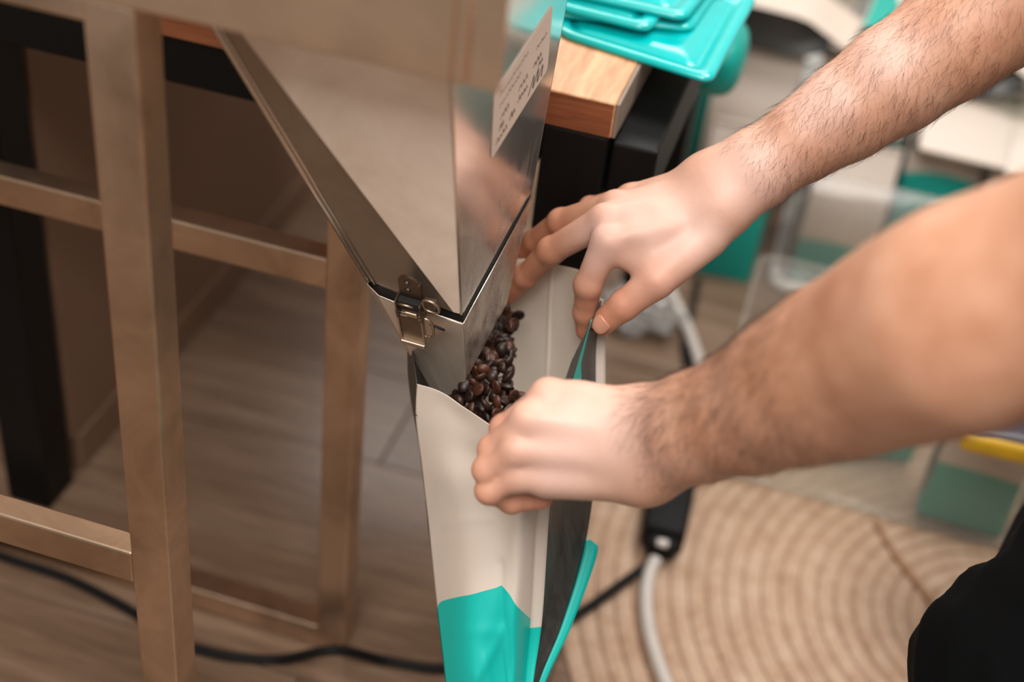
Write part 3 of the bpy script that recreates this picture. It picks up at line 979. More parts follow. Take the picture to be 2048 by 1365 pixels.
cord('black_cable', [fz_(1395, 560, .008), fz_(1388, 600, .008), fz_(1378, 640, .008), fz_(1370, 690, .008), fz_(1378, 750, .008), fz_(1385, 830, .008)], 0.0060, M['black_rubber'], 'black cable on bare laminate floor beside the short white cable')
# power adapter: bevelled body, ribs, strain relief
pa0, pa1 = atz(1345, 955, 0.02), atz(1318, 1118, 0.02)
ad = tag(empty('power_adapter', ((pa0 + pa1) / 2 * np.array([1, 1, 0]) + np.array([0, 0, 0.010]))), 'black power adapter block lying on the jute rug', 'adapter')
dirv = (pa1 - pa0); ang = math.atan2(dirv[1], dirv[0]); ad.rotation_euler = (0, 0, ang)
Lh = np.linalg.norm(dirv) / 2
bm = bmesh.new(); add_box(bm, (-Lh, -0.034, 0.0), (Lh * 0.75, 0.034, 0.045), 0.008, 3)
for v in bm.verts:
    if v.co.x > 0: v.co.y *= 1 - 0.25 * v.co.x / Lh
from_bm('adapter_body', bm, M['black_rubber'], ad, True)
bm = bmesh.new(); add_box(bm, (Lh * 0.7, -0.020, 0.006), (Lh * 1.0, 0.020, 0.036), 0.007, 3); from_bm('plug_end', bm, M['black_rubber'], ad, True)
bm = bmesh.new(); add_box(bm, (Lh * 0.90, -0.008, 0.032), (Lh * 1.04, 0.008, 0.040), 0.003, 2); from_bm('white_tag', bm, M['white_plastic'], ad)
# crumpled clear film on the floor
fc = atz(1275, 625, 0.02)
bm = bmesh.new(); bmesh.ops.create_icosphere(bm, subdivisions=4, radius=1.0)
for v in bm.verts:
    c = v.co.normalized()
    n = 0.75 + 0.22 * math.sin(7 * c.x + 3 * c.z) * math.cos(6 * c.y + 1.0) + 0.12 * math.sin(15 * c.y + 9 * c.z) + 0.08 * math.sin(23 * c.x)
    v.co = Vector((c.x * n * 0.085, c.y * n * 0.06, max(-0.022, c.z * n * 0.035)))
fo = from_bm('plastic_wrap', bm, M['film'], None, False); fo.location = (fc[0], fc[1], 0.024)
tag(fo, 'crumpled clear plastic wrap on the floor behind the thumb', 'plastic wrap')

# ================================================================== BAG BEING FILLED
def crow(ctrl, m):
    """resample control rows (list of points) to m+1 points with a Catmull-Rom curve"""
    c = np.array(ctrl, float); n = len(c) - 1; out = []
    for s in np.linspace(0, n, m + 1):
        i = min(int(s), n - 1); t = s - i
        p0, p1, p2, p3 = c[max(i - 1, 0)], c[i], c[i + 1], c[min(i + 2, n)]
        out.append(0.5 * (2 * p1 + (p2 - p0) * t + (2 * p0 - 5 * p1 + 4 * p2 - p3) * t * t + (3 * p1 - p0 - 3 * p2 + p3) * t ** 3))
    return np.array(out)


def surf(name, cols, mat, parent, nu=8, nv=60, linear_u=True, wrinkle=0.0, seed=0, base=None, thick=0.0005, vfun=None, ufix=None, creases=()):
    """cols: list of columns, each a list of control points mouth -> foot. returns object with uv (u, v)"""
    C_ = [crow(c, nv) for c in cols]; nc = len(C_)
    V = []; UV = []
    us = []
    for i in range(nc - 1):
        for k in range(nu): us.append((i, k / nu))
    us.append((nc - 2, 1.0))
    rg = np.random.default_rng(seed); ph = rg.uniform(0, 6.28, 8)
    for j in range(nv + 1):
        for (i, t) in us:
            if linear_u: p = C_[i][j] * (1 - t) + C_[i + 1][j] * t
            else:
                p0, p1, p2, p3 = C_[max(i - 1, 0)][j], C_[i][j], C_[i + 1][j], C_[min(i + 2, nc - 1)][j]
                p = 0.5 * (2 * p1 + (p2 - p0) * t + (2 * p0 - 5 * p1 + 4 * p2 - p3) * t * t + (3 * p1 - p0 - 3 * p2 + p3) * t ** 3)
            u = (i + t) / (nc - 1); v = j / nv
            if wrinkle:
                w = math.sin(u * 9 + v * 13 + ph[0]) * math.sin(v * 21 - u * 5 + ph[1]) + 0.6 * math.sin(v * 37 + u * 11 + ph[2]) * math.sin(u * 17 + ph[3])
                ed = math.sin(math.pi * min(max(u, 0), 1)) ** 0.5
                for (ua, va, ub, vb, am, wd) in creases:
                    ab = np.array([ub - ua, (vb - va) * 2.2]); ap = np.array([u - ua, (v - va) * 2.2])
                    tt_ = min(1.0, max(0.0, (ap @ ab) / (ab @ ab)))
                    dd_ = np.linalg.norm(ap - ab * tt_)
                    w += am / wrinkle * math.exp(-(dd_ / wd) ** 2)
                p = p + np.array([0.15, -0.9, 0.25]) * w * wrinkle * ed
            V.append(p); UV.append((u if ufix is None else ufix, v if vfun is None else vfun(v)))
    m = len(us); F = []
    for j in range(nv):
        for i in range(m - 1):
            F.append((j * m + i, j * m + i + 1, (j + 1) * m + i + 1, (j + 1) * m + i))
    o = mesh(name, V, F, mat, parent, True)
    uvl = o.data.uv_layers.new(name='UVMap')
    for lp_ in o.data.loops: uvl.data[lp_.index].uv = UV[lp_.vertex_index]
    if base is not None: off(o, base)
    if thick: solidify(o, thick, 0)
    return o


BGB = np.array([-0.17, 0.84, 0.28])
bag = tag(empty('filling_bag', BGB), 'open cream coffee bag with teal foot held under the spout by two hands', 'bag')
A_ = aty
FLc = [A_(834, 768, .866), A_(832, 840, .862), A_(843, 930, .856), A_(856, 1050, .842), A_(873, 1210, .800), A_(889, 1345, .760), A_(903, 1480, .730)]
F1c = [A_(880, 783, .858), A_(892, 850, .850), A_(900, 940, .835), A_(925, 1050, .815), A_(935, 1198, .778), A_(945, 1350, .742), A_(948, 1490, .722)]
FMc = [A_(935, 819, .845), A_(955, 880, .836), A_(985, 960, .825), A_(999, 1060, .808), A_(1003, 1186, .782), A_(1004, 1350, .755), A_(990, 1495, .725)]
F2c = [A_(1010, 866, .822), A_(1030, 920, .818), A_(1040, 985, .812), A_(1040, 1050, .805), A_(1034, 1220, .780), A_(1030, 1355, .757), A_(1022, 1495, .728)]
FRc = [A_(1092, 872, .806), A_(1094, 925, .814), A_(1082, 985, .820), A_(1074, 1050, .822), A_(1061, 1245, .803), A_(1050, 1365, .777), A_(1046, 1500, .735)]
surf('front_panel', [FLc, F1c, FMc, F2c, FRc], M['bag_main'], bag, 10, 120, False, 0.0008, 3, BGB,
     creases=((.50, .745, .28, .84, .0022, .03), (.50, .745, .62, .86, .0018, .03), (.50, .60, .50, .745, -.0020, .035), (.10, .735, .48, .745, .0010, .03), (.15, .50, .45, .47, .0008, .03), (.72, .5, .95, .6, .0010, .03), (.35, .80, .45, .95, .0016, .03)))
# stitched-on seam strip along the right front edge, wavy outer edge
def seam(cols_in, widths, wav=0.0):
    out = []
    for j, (p, w) in enumerate(zip(cols_in, widths)):
        x, y, d = proj(p); out.append(atd(x + w, y - w * 0.12, d - 0.004))
    return out
SOc = seam(FRc, [16, 18, 21, 23, 23, 17, 10])
FRs = [atd(proj(p)[0] - 3, proj(p)[1] + 0.5, proj(p)[2] - 0.0012) for p in FRc]
sm = surf('front_seam', [FRs, SOc], M['bag_main'], bag, 3, 90, True, 0, 0, BGB, ufix=0.25, vfun=lambda v: v - 0.02)
GRc = [A_(1203, 600, .992), A_(1192, 690, .988), A_(1191, 790, .968), A_(1190, 940, .935), A_(1168, 1100, .882), A_(1124, 1250, .832), A_(1076, 1372, .790), A_(1052, 1500, .745)]
GMc = [0.5 * a + 0.5 * b for a, b in zip(crow(FRc, 7), crow(GRc, 7))]
GMc = [g + np.array([-0.004, 0.004, 0]) for g in GMc]
FRr = list(crow(FRc, 7))
surf('gusset', [FRr, GMc, GRc], M['gusset'], bag, 6, 90, True, 0.0012, 8, BGB)
# rear seam strip: cream above, teal foot below
GRd = crow(GRc, 90); RSo = []
for p in GRd:
    x_, y_, d_ = proj(p)
    w_ = np.interp(y_, [600, 690, 780, 900, 1000, 1078, 1092, 1110, 1250, 1365, 1500], [4, 20, 20, 8, 1, 1, 27, 29, 21, 14, 6])
    RSo.append(atd(x_ + w_, y_ - 2, d_ + 0.002))
surf('rear_seam', [list(GRd), RSo], M['bag_main'], bag, 3, 90, True, 0, 0, BGB, ufix=0.25, vfun=lambda v: v + 0.105)
# rear panel (inner face seen through the mouth)
B1c = [A_(1168, 546, 1.030), A_(1165, 660, 1.020), A_(1160, 800, .99), A_(1140, 960, .95), A_(1110, 1110, .89), A_(1080, 1260, .838), A_(1045, 1375, .793), A_(1030, 1500, .748)]
B2c = [A_(1100, 528, 1.052), A_(1096, 650, 1.045), A_(1090, 800, 1.015), A_(1080, 960, .96), A_(1050, 1110, .90), A_(1030, 1260, .845), A_(1005, 1375, .797), A_(995, 1500, .75)]
B3c = [A_(1030, 520, 1.066), A_(1025, 660, 1.060), A_(1020, 800, 1.025), A_(1000, 960, .965), A_(985, 1110, .905), A_(970, 1260, .85), A_(955, 1375, .80), A_(945, 1500, .752)]
B4c = [A_(985, 560, 1.06), A_(970, 700, 1.05), A_(960, 820, 1.00), A_(935, 970, .95), A_(920, 1120, .90), A_(925, 1260, .85), A_(918, 1375, .80), A_(908, 1500, .75)]
surf('rear_panel', [GRc, B1c, B2c, B3c, B4c], M['bag_inside'], bag, 7, 90, False, 0.0010, 5, BGB)
# crease welt down the rear panel
surf('rear_fold', [[p + np.array([0, -0.003, 0.0]) for p in B2c], [p + np.array([0.012, -0.0022, 0.0]) for p in B2c]], M['bag_inside'], bag, 3, 60, True, 0, 0, BGB)
LGm = [np.array([-0.292, 0.93, 0.605]), np.array([-0.285, 0.92, 0.55]), np.array([-0.27, 0.91, 0.50]), A_(880, 1030, .90), A_(895, 1140, .87), A_(900, 1260, .83), A_(903, 1375, .78), A_(905, 1500, .745)]
FLr = list(crow(FLc, 7))
surf('gusset', [B4c, LGm, FLr], M['charcoal'], bag, 6, 60, True, 0, 0, BGB)

bot = [FLc[-1], F1c[-1], FMc[-1], F2c[-1], FRc[-1], GRc[-1], B1c[-1], B2c[-1], B3c[-1], B4c[-1], LGm[-1]]
bc_ = sum(bot) / len(bot)
off(mesh('bag_bottom', [bc_] + bot, [(0, k + 1, (k + 1) % len(bot) + 1) for k in range(len(bot))], M['teal_matte'], bag), BGB)
# tear notch: a small dark nick at the left edge
pn = A_(831, 828, .861)
off(mesh('tear_notch', [pn + np.array([0.0003, -0.001, 0.0008]), pn + np.array([0.0028, -0.0022, 0]), pn + np.array([0.0003, -0.001, -0.0008])], [(0, 1, 2)], M['dark_gap'], bag), BGB)

# ================================================================== COFFEE BEANS
def bean_mesh(name, sx, sy, sz):
    bm = bmesh.new(); bmesh.ops.create_uvsphere(bm, u_segments=16, v_segments=10, radius=1.0)
    for v in bm.verts:
        x, y, z = v.co
        flat = z if z < 0 else z * 0.45
        groove = 0.0
        if z > 0:
            c = y - 0.12 * math.sin(x * 2.6)
            groove = -0.34 * math.exp(-(c / 0.16) ** 2) * (1 - 0.5 * x * x)
        v.co = Vector((x * sx, y * sy, (flat + groove) * sz))
    me = bpy.data.meshes.new(name); bm.to_mesh(me); bm.free()
    me.polygons.foreach_set('use_smooth', [True] * len(me.polygons)); me.materials.append(M['bean'])
    return me


bms = [bean_mesh('coffee_bean', .0068, .0054, .0042), bean_mesh('coffee_bean', .0073, .0055, .0040), bean_mesh('coffee_bean', .0063, .0052, .0044)]


def put_bean(p, label, group):
    o = bpy.data.objects.new('coffee_bean', bms[rng.integers(3)]); COL.objects.link(o)
    o.location = [float(c) for c in p]
    o.rotation_euler = tuple(rng.uniform(0, 6.28, 3)); tag(o, label, 'coffee bean', group); return o


def inpoly(x, y, P_):
    c = False; j = len(P_) - 1
    for i in range(len(P_)):
        xi, yi = P_[i]; xj, yj = P_[j]
        if (yi > y) != (yj > y) and x < (xj - xi) * (y - yi) / (yj - yi) + xi: c = not c
        j = i
    return c


region = [(1004, 618), (1016, 625), (1012, 660), (1022, 700), (1020, 745), (1012, 780), (1050, 800), (1060, 860), (1010, 900), (940, 850), (905, 800), (938, 752), (966, 700)]
placed = []
for layer in range(4):
    tries = 0; got = 0
    while tries < 2600:
        tries += 1
        x = rng.uniform(895, 1065); y = rng.uniform(605, 900)
        if not inpoly(x, y, region): continue
        dmin = 1.281 - (y - 605) * 0.00060 if y < 755 else 1.191 - (y - 755) * 0.00005
        dmin += 0.004 + layer * 0.0085 + rng.uniform(0, 0.003)
        p = atd(x, y, dmin)
        gapw = (p - WP0) @ WNRM
        if gapw < 0.008 and p[2] > 0.57: p = p + WNRM * (0.008 - gapw)
        if all(np.linalg.norm(p - q) > 0.0086 for q in placed):
            placed.append(p)
            put_bean(p, 'dark roasted coffee bean pouring from the spout into the bag', 'coffee beans pouring into the bag'); got += 1
for (x, y, d, lab) in [(1011, 616, 1.262, 'single coffee bean highest up at the spout outlet'), (1019, 652, 1.245, 'single coffee bean falling clear of the stream to the right'),
                       (1014, 684, 1.238, 'reddish coffee bean on the right side of the stream'), (1024, 708, 1.232, 'coffee bean below the reddish one at the edge of the stream'), (1021, 746, 1.228, 'lowest loose coffee bean right of the stream')]:
    o = put_bean(atd(x, y, d), lab, None)

# ================================================================== PERSON
def smin(a, b, k):
    h = np.clip(0.5 + 0.5 * (b - a) / k, 0, 1)
    return b * (1 - h) + a * h - k * h * (1 - h)


def cone(P_, a, b, ra, rb):
    """distance to a tapered capsule"""
    a = np.asarray(a, float); b = np.asarray(b, float)
    ba = b - a; l2 = ba @ ba; rr = ra - rb; a2 = l2 - rr * rr; il2 = 1.0 / l2
    pa = P_ - a; y = pa @ ba; z = y - l2
    x2 = ((pa * l2 - y[:, None] * ba) ** 2).sum(1)
    y2 = y * y * l2; z2 = z * z * l2
    k = np.sign(rr) * rr * rr * x2
    out = (np.sqrt(x2 * a2 * il2) + y * rr) * il2 - ra
    m1 = np.sign(z) * a2 * z2 > k
    m2 = (~m1) & (np.sign(y) * a2 * y2 < k)
    out[m1] = np.sqrt(x2[m1] + z2[m1]) * il2 - rb
    out[m2] = np.sqrt(x2[m2] + y2[m2]) * il2 - ra
    return out


def chain(P_, pts, rad, k=0.004):
    d = None
    for i in range(len(pts) - 1):
        c = cone(P_, pts[i], pts[i + 1], rad[i], rad[i + 1])
        d = c if d is None else smin(d, c, k)
    return d


def ball(P_, c, r):
    return np.sqrt(((P_ - np.asarray(c)) ** 2).sum(1)) - r


def surface_nets(sdf, lo, hi, h):
    """block-sparse sampling of sdf, then naive surface nets"""
    lo = np.array(lo, float); hi = np.array(hi, float); B = 8
    nb = np.ceil((hi - lo) / (h * B)).astype(int); n = nb * B + 1
    G = np.full(n, 1.0, np.float32)
    ci = np.stack(np.meshgrid(*[np.arange(k) for k in nb], indexing='ij'), -1).reshape(-1, 3)
    cc = lo + (ci + 0.5) * B * h
    dc = sdf(cc); half = B * h * 0.5 * 1.7321
    act = ci[np.abs(dc) < half * 1.9]
    ins = ci[dc <= -half * 1.9]
    for b in ins: G[b[0] * B:b[0] * B + B + 1, b[1] * B:b[1] * B + B + 1, b[2] * B:b[2] * B + B + 1] = -1.0
    loc = np.stack(np.meshgrid(*[np.arange(B + 1)] * 3, indexing='ij'), -1).reshape(-1, 3)
    CH = 200
    for s in range(0, len(act), CH):
        bl = act[s:s + CH]
        idx = (bl[:, None, :] * B + loc[None]).reshape(-1, 3)
        d = sdf(lo + idx * h)
        G[idx[:, 0], idx[:, 1], idx[:, 2]] = d
    neg = G < 0
    c8 = [neg[i:n[0] - 1 + i, j:n[1] - 1 + j, k:n[2] - 1 + k] for i in (0, 1) for j in (0, 1) for k in (0, 1)]
    cnt = sum(c.astype(np.int8) for c in c8)
    cells = np.argwhere((cnt > 0) & (cnt < 8))
    vid = np.full(tuple(n - 1), -1, np.int32); vid[cells[:, 0], cells[:, 1], cells[:, 2]] = np.arange(len(cells))
    acc = np.zeros((len(cells), 3)); num = np.zeros(len(cells))
    corners = [(i, j, k) for i in (0, 1) for j in (0, 1) for k in (0, 1)]
    vals = {c: G[cells[:, 0] + c[0], cells[:, 1] + c[1], cells[:, 2] + c[2]].astype(float) for c in corners}
    for c in corners:
        for ax in range(3):
            if c[ax] == 0:
                e = list(c); e[ax] = 1; e = tuple(e)
                va, vb = vals[c], vals[e]; m = (va < 0) != (vb < 0)
                t = np.where(m, va / np.where(m, va - vb, 1), 0)
                p = np.tile(np.array(c, float), (len(cells), 1)); p[:, ax] += t
                acc[m] += p[m]; num[m] += 1
    V = lo + (cells + acc / num[:, None]) * h
    F = []
    for ax in range(3):
        sl0 = [slice(None)] * 3; sl1 = [slice(None)] * 3
        sl0[ax] = slice(0, -1); sl1[ax] = slice(1, None)
        ch = neg[tuple(sl0)] != neg[tuple(sl1)]
        ee = np.argwhere(ch)
        a1, a2 = (ax + 1) % 3, (ax + 2) % 3
        ok = (ee[:, a1] > 0) & (ee[:, a2] > 0) & (ee[:, a1] < n[a1] - 1) & (ee[:, a2] < n[a2] - 1)
        ee = ee[ok]
        flip = neg[ee[:, 0], ee[:, 1], ee[:, 2]]
        q = []
        for d1, d2 in ((-1, -1), (0, -1), (0, 0), (-1, 0)):
            t = ee.copy(); t[:, a1] += d1; t[:, a2] += d2
            q.append(vid[t[:, 0], t[:, 1], t[:, 2]])
        q = np.stack(q, 1)
        q[~flip] = q[~flip][:, ::-1]
        F.append(q)
    F = np.concatenate(F); F = F[(F >= 0).all(1)]
    return V, F


D_ = atd
# ---- left arm (lower in the photograph)
L = {'flat': 0.0042}
L['wr'] = (D_(1283, 846, 1.002), D_(1298, 938, 1.004))
L['arm'] = [(D_(1290, 888, 1.0), .0275), (D_(1400, 852, .965), .0345), (D_(1500, 822, .932), .0405), (D_(1600, 776, .892), .0475), (D_(1700, 734, .855), .0530), (D_(1800, 690, .815), .0555), (D_(1925, 640, .765), .0550)]
L['sh'] = np.array([0.275, 0.625, 1.150])
L['mcp'] = [D_(1096, 792, 1.008), D_(1058, 838, 1.000), D_(1036, 898, 1.003), D_(1040, 950, 1.012)]
L['fing'] = [
    ([L['mcp'][0], D_(1008, 858, 1.030), D_(1010, 905, 1.058), D_(1050, 915, 1.064)], [.0112, .0100, .0088, .0078]),
    ([L['mcp'][1], D_(985, 900, 1.022), D_(998, 945, 1.050), D_(1045, 955, 1.060)], [.0115, .0102, .0090, .0080]),
    ([L['mcp'][2], D_(973, 940, 1.018), D_(996, 980, 1.045), D_(1050, 985, 1.056)], [.0110, .0098, .0086, .0078]),
    ([L['mcp'][3], D_(978, 982, 1.022), D_(1022, 1002, 1.038), D_(1084, 998, 1.046)], [.0104, .0096, .0090, .0080]),
]
L['meta'] = [D_(1272, 836, 1.004), D_(1274, 868, .996), D_(1278, 905, .997), D_(1286, 944, 1.006)]
L['thumb'] = ([D_(1235, 838, 1.030), D_(1140, 800, 1.045), D_(1085, 828, 1.066), D_(1040, 868, 1.078)], [.016, .0125, .0110, .0095])
L['hypo'] = (D_(1262, 955, 1.018), D_(1095, 962, 1.020), .0175, .0125)
# ---- right arm (upper)
Rr = {'flat': 0.0}
Rr['wr'] = (D_(1440, 420, 1.190), D_(1418, 362, 1.200))
Rr['arm'] = [(D_(1452, 383, 1.192), .0240), (D_(1520, 335, 1.186), .0275), (D_(1600, 284, 1.180), .0325), (D_(1690, 226, 1.172), .0385), (D_(1790, 158, 1.162), .0435), (D_(1900, 84, 1.152), .0465), (D_(2040, -20, 1.14), .0475)]
Rr['sh'] = np.array([0.385, 1.03, 1.08])
Rr['mcp'] = [D_(1216, 482, 1.185), D_(1210, 440, 1.196), D_(1232, 412, 1.214), D_(1262, 396, 1.232)]
Rr['fing'] = [
    ([Rr['mcp'][0], D_(1176, 570, 1.205), D_(1172, 625, 1.228), D_(1172, 662, 1.240)], [.0142, .0118, .0108, .0094]),
    ([Rr['mcp'][1], D_(1102, 502, 1.232), D_(1052, 552, 1.268), D_(1018, 590, 1.296)], [.0138, .0120, .0108, .0094]),
    ([Rr['mcp'][2], D_(1122, 444, 1.258), D_(1070, 482, 1.296), D_(1036, 512, 1.320)], [.0132, .0116, .0104, .0090]),
    ([Rr['mcp'][3], D_(1180, 414, 1.275), D_(1138, 440, 1.305), D_(1110, 462, 1.325)], [.0108, .0090, .0082, .0074]),
]
Rr['meta'] = [D_(1428, 432, 1.190), D_(1424, 410, 1.192), D_(1416, 385, 1.198), D_(1408, 366, 1.206)]
Rr['thumb'] = ([D_(1405, 476, 1.190), D_(1312, 562, 1.182), D_(1248, 611, 1.192), D_(1206, 646, 1.204)], [.0205, .0156, .0132, .0112])
Rr['web'] = [(D_(1236, 505, 1.192), D_(1306, 540, 1.188), .0120)]
Rr['hypo'] = (D_(1395, 385, 1.222), D_(1290, 402, 1.238), .0165, .012)


def hand_sdf(H, pal_r):
    def f(P_):
        d = None
        arm = H['arm']
        for i in range(len(arm) - 1):
            c = cone(P_, arm[i][0], arm[i + 1][0], arm[i][1], arm[i + 1][1])
            d = c if d is None else smin(d, c, 0.016)
        c = cone(P_, arm[-1][0], H['sh'], arm[-1][1] * 0.92, 0.056); d = smin(d, c, 0.045)
        # wrist: flat, two bones
        w0, w1 = H['wr']
        for w in (w0, w1): d = smin(d, cone(P_, w, arm[1][0] + (w - arm[0][0]) * 0.45, 0.0215 * pal_r, 0.026 * pal_r), 0.016)
        palm = cone(P_, w0, w1, 0.021 * pal_r, 0.020 * pal_r)
        for m0, m1, r in zip(H['meta'], H['mcp'], (.0122, .0125, .0120, .0112)):
            palm = smin(palm, cone(P_, m0, m1, .0175 * pal_r, r), 0.010)
        h = H['hypo']; palm = smin(palm, cone(P_, h[0], h[1], h[2], h[3]), 0.014)
        for m in H['mcp']: palm = smin(palm, ball(P_, m, 0.0122), 0.004)
        for i_, (m0, m1) in enumerate(zip(H['meta'], H['mcp'])):     # extensor tendons
            up_ = (CAMC - m1) / np.linalg.norm(CAMC - m1)
            palm = smin(palm, cone(P_, m1 + up_ * (0.0078 - H['flat']), m1 * 0.35 + m0 * 0.65 + up_ * (0.0105 - H['flat'] * 1.6), .0052, .0042), 0.006)
        th, tr = H['thumb']
        mid = (H['meta'][0] + H['mcp'][0]) / 2
        palm = smin(palm, cone(P_, mid, (th[0] + th[1]) / 2, 0.013, 0.0125), 0.014)   # web of the thumb
        palm = smin(palm, cone(P_, H['mcp'][0] * 0.72 + H['meta'][0] * 0.28, th[1] * 0.8 + th[0] * 0.2, 0.0105, 0.0105), 0.014)
        for w_ in H.get('web', ()): palm = smin(palm, cone(P_, w_[0], w_[1], w_[2], w_[2]), 0.012)
        dt = chain(P_, th, tr, 0.004)
        palm = smin(palm, dt, 0.007)
        d = smin(d, palm, 0.022)
        out = d
        for pts, rad in H['fing']:
            df = chain(P_, pts, rad, 0.004)
            for q, r in zip(pts[1:3], rad[1:3]): df = smin(df, ball(P_, q, r * 1.03), 0.004)
            out = np.minimum(out, smin(d, df, 0.0065))
        return out
    return f


def bounds(H, pad=0.03):
    pts = [p for p, r in H['arm']] + [H['sh']] + H['mcp'] + [q for fg in H['fing'] for q in fg[0]] + list(H['wr']) + H['thumb'][0]
    pts = np.array(pts); return pts.min(0) - pad - 0.035, pts.max(0) + pad + 0.035


armV, armF, cnt_v = [], [], 0
flush_pts = []
for H, pr in ((L, 1.0), (Rr, 1.0)):
    lo, hi = bounds(H)
    V, F = surface_nets(hand_sdf(H, pr), lo, hi, 0.0021)
    armV.append(V); armF.append(F + cnt_v); cnt_v += len(V)
    for pts, rad in H['fing']: flush_pts += [(pts[1], .018, .42), (pts[2], .017, .65), ((pts[2] + pts[3]) / 2, .016, .8), (pts[3], .018, 1.0), ((pts[1] + pts[2]) / 2, .017, .55), (pts[0], .014, .3)]
    flush_pts += [(H['thumb'][0][1], .015, .6), (H['thumb'][0][2], .015, .9), (H['thumb'][0][3], .016, 1.0)]

person = tag(empty('person', (0.62, 0.82, 0.0)), 'person in black clothes bending in from the right, both hands holding the bag open', 'person')
PB = np.array([0.62, 0.82, 0.0])


def head_sdf(P_):
    d = ball(P_ * np.array([1, 1.12, 0.88]), np.array([0.345, 0.82 * 1.12, 1.40 * 0.88]), 0.092)
    d = smin(d, cone(P_, (0.315, 0.82, 1.345), (0.285, 0.82, 1.315), 0.058, 0.042), 0.03)      # jaw
    d = smin(d, cone(P_, (0.258, 0.82, 1.385), (0.240, 0.82, 1.362), 0.010, 0.013), 0.012)       # nose
    for s in (-1, 1):
        d = smin(d, cone(P_, (0.355, 0.82 + s * 0.080, 1.405), (0.350, 0.82 + s * 0.084, 1.365), 0.014, 0.010), 0.008)  # ears
        d = smin(d, ball(P_, (0.262, 0.82 + s * 0.032, 1.40), 0.013), 0.006)                      # eyes
    d = smin(d, cone(P_, (0.254, 0.80, 1.325), (0.254, 0.84, 1.325), 0.008, 0.008), 0.006)         # mouth
    d = smin(d, cone(P_, (0.39, 0.82, 1.33), (0.455, 0.82, 1.16), 0.056, 0.064), 0.03)             # neck
    d = smin(d, cone(P_, (0.44, 0.70, 1.10), (0.44, 0.94, 1.10), 0.07, 0.07), 0.05)
    d = smin(d, cone(P_, (0.44, 0.72, 1.09), L['sh'], 0.07, 0.058), 0.04)
    d = smin(d, cone(P_, (0.44, 0.92, 1.09), Rr['sh'], 0.07, 0.058), 0.04)
    return d


V, F = surface_nets(head_sdf, (0.15, 0.5, 0.98), (0.58, 1.16, 1.53), 0.006)
armV.append(V); armF.append(F + cnt_v); cnt_v += len(V)
BV = np.concatenate(armV); BF = np.concatenate(armF)
me = bpy.data.meshes.new('body')
me.vertices.add(len(BV)); me.vertices.foreach_set('co', (BV - PB).astype(np.float32).ravel())
me.loops.add(len(BF) * 4); me.loops.foreach_set('vertex_index', BF.astype(np.int32).ravel())
me.polygons.add(len(BF)); me.polygons.foreach_set('loop_start', np.arange(0, len(BF) * 4, 4, dtype=np.int32))
me.polygons.foreach_set('use_smooth', np.ones(len(BF), bool))
me.update(calc_edges=True); me.validate()
# skin colour varies over the body: finger ends redder, hand backs and forearm top paler, painting their highlights
fl_ = np.zeros(len(BV))
for c, r, s in flush_pts:
    dd = ((BV - c) ** 2).sum(1); fl_ = np.maximum(fl_, s * np.exp(-dd / (r * r * 1.8)))
pale = np.zeros(len(BV))
for c, r in ((D_(1150, 870, .99), .055), (D_(1215, 860, .985), .045), (D_(1330, 430, 1.17), .06), (D_(1270, 430, 1.175), .045), (D_(1480, 345, 1.16), .045), (D_(1120, 940, 1.0), .04), (D_(1200, 480, 1.18), .035), (D_(1390, 470, 1.17), .035), (D_(1640, 190, 1.14), .035), (D_(1760, 100, 1.12), .035)):
    dd = ((BV - c) ** 2).sum(1); pale = np.maximum(pale, np.exp(-dd / (r * r)))
for nm, arr in (('flush', fl_), ('pale', pale)):
    at_ = me.attributes.new(nm, 'FLOAT', 'POINT'); at_.data.foreach_set('value', arr.astype(np.float32))
me.materials.append(M['skin'])
body = link(bpy.data.objects.new('body', me), person)
sm_ = body.modifiers.new('relax', 'SMOOTH'); sm_.factor = 0.5; sm_.iterations = 3


def sdf_part(name, sdf, lo, hi, h, mat):
    V, F = surface_nets(sdf, lo, hi, h)
    o = mesh(name, V - PB, F, mat, person, True)
    m_ = o.modifiers.new('relax', 'SMOOTH'); m_.factor = 0.5; m_.iterations = 2
    return o


def trousers(P_):
    d = cone(P_, (0.272, 0.828, 0.487), (0.62, 0.74, 0.54), 0.080, 0.098)
    d = smin(d, cone(P_, (0.272, 0.828, 0.487), (0.40, 0.81, 0.09), 0.078, 0.052), 0.03)
    d = smin(d, cone(P_, (0.66, 0.90, 0.54), (0.378, 1.118, 0.372), 0.098, 0.082), 0.04)
    d = smin(d, cone(P_, (0.378, 1.118, 0.372), (0.60, 1.10, 0.09), 0.080, 0.055), 0.03)
    d = smin(d, cone(P_, (0.272, 0.828, 0.487), (0.335, 0.90, 0.545), 0.080, 0.088), 0.03)
    d = smin(d, cone(P_, (0.335, 0.90, 0.545), (0.64, 0.84, 0.56), 0.085, 0.10), 0.03)
    d = smin(d, cone(P_, (0.66, 0.74, 0.54), (0.66, 0.90, 0.54), 0.115, 0.115), 0.06)
    wv = 0.0045 * np.sin(P_[:, 0] * 95 + P_[:, 2] * 60) * np.sin(P_[:, 1] * 70 - P_[:, 2] * 40 + 1)
    return d + wv


sdf_part('trousers', trousers, (0.15, 0.58, 0.0), (0.92, 1.22, 0.70), 0.008, M['black_cloth'])


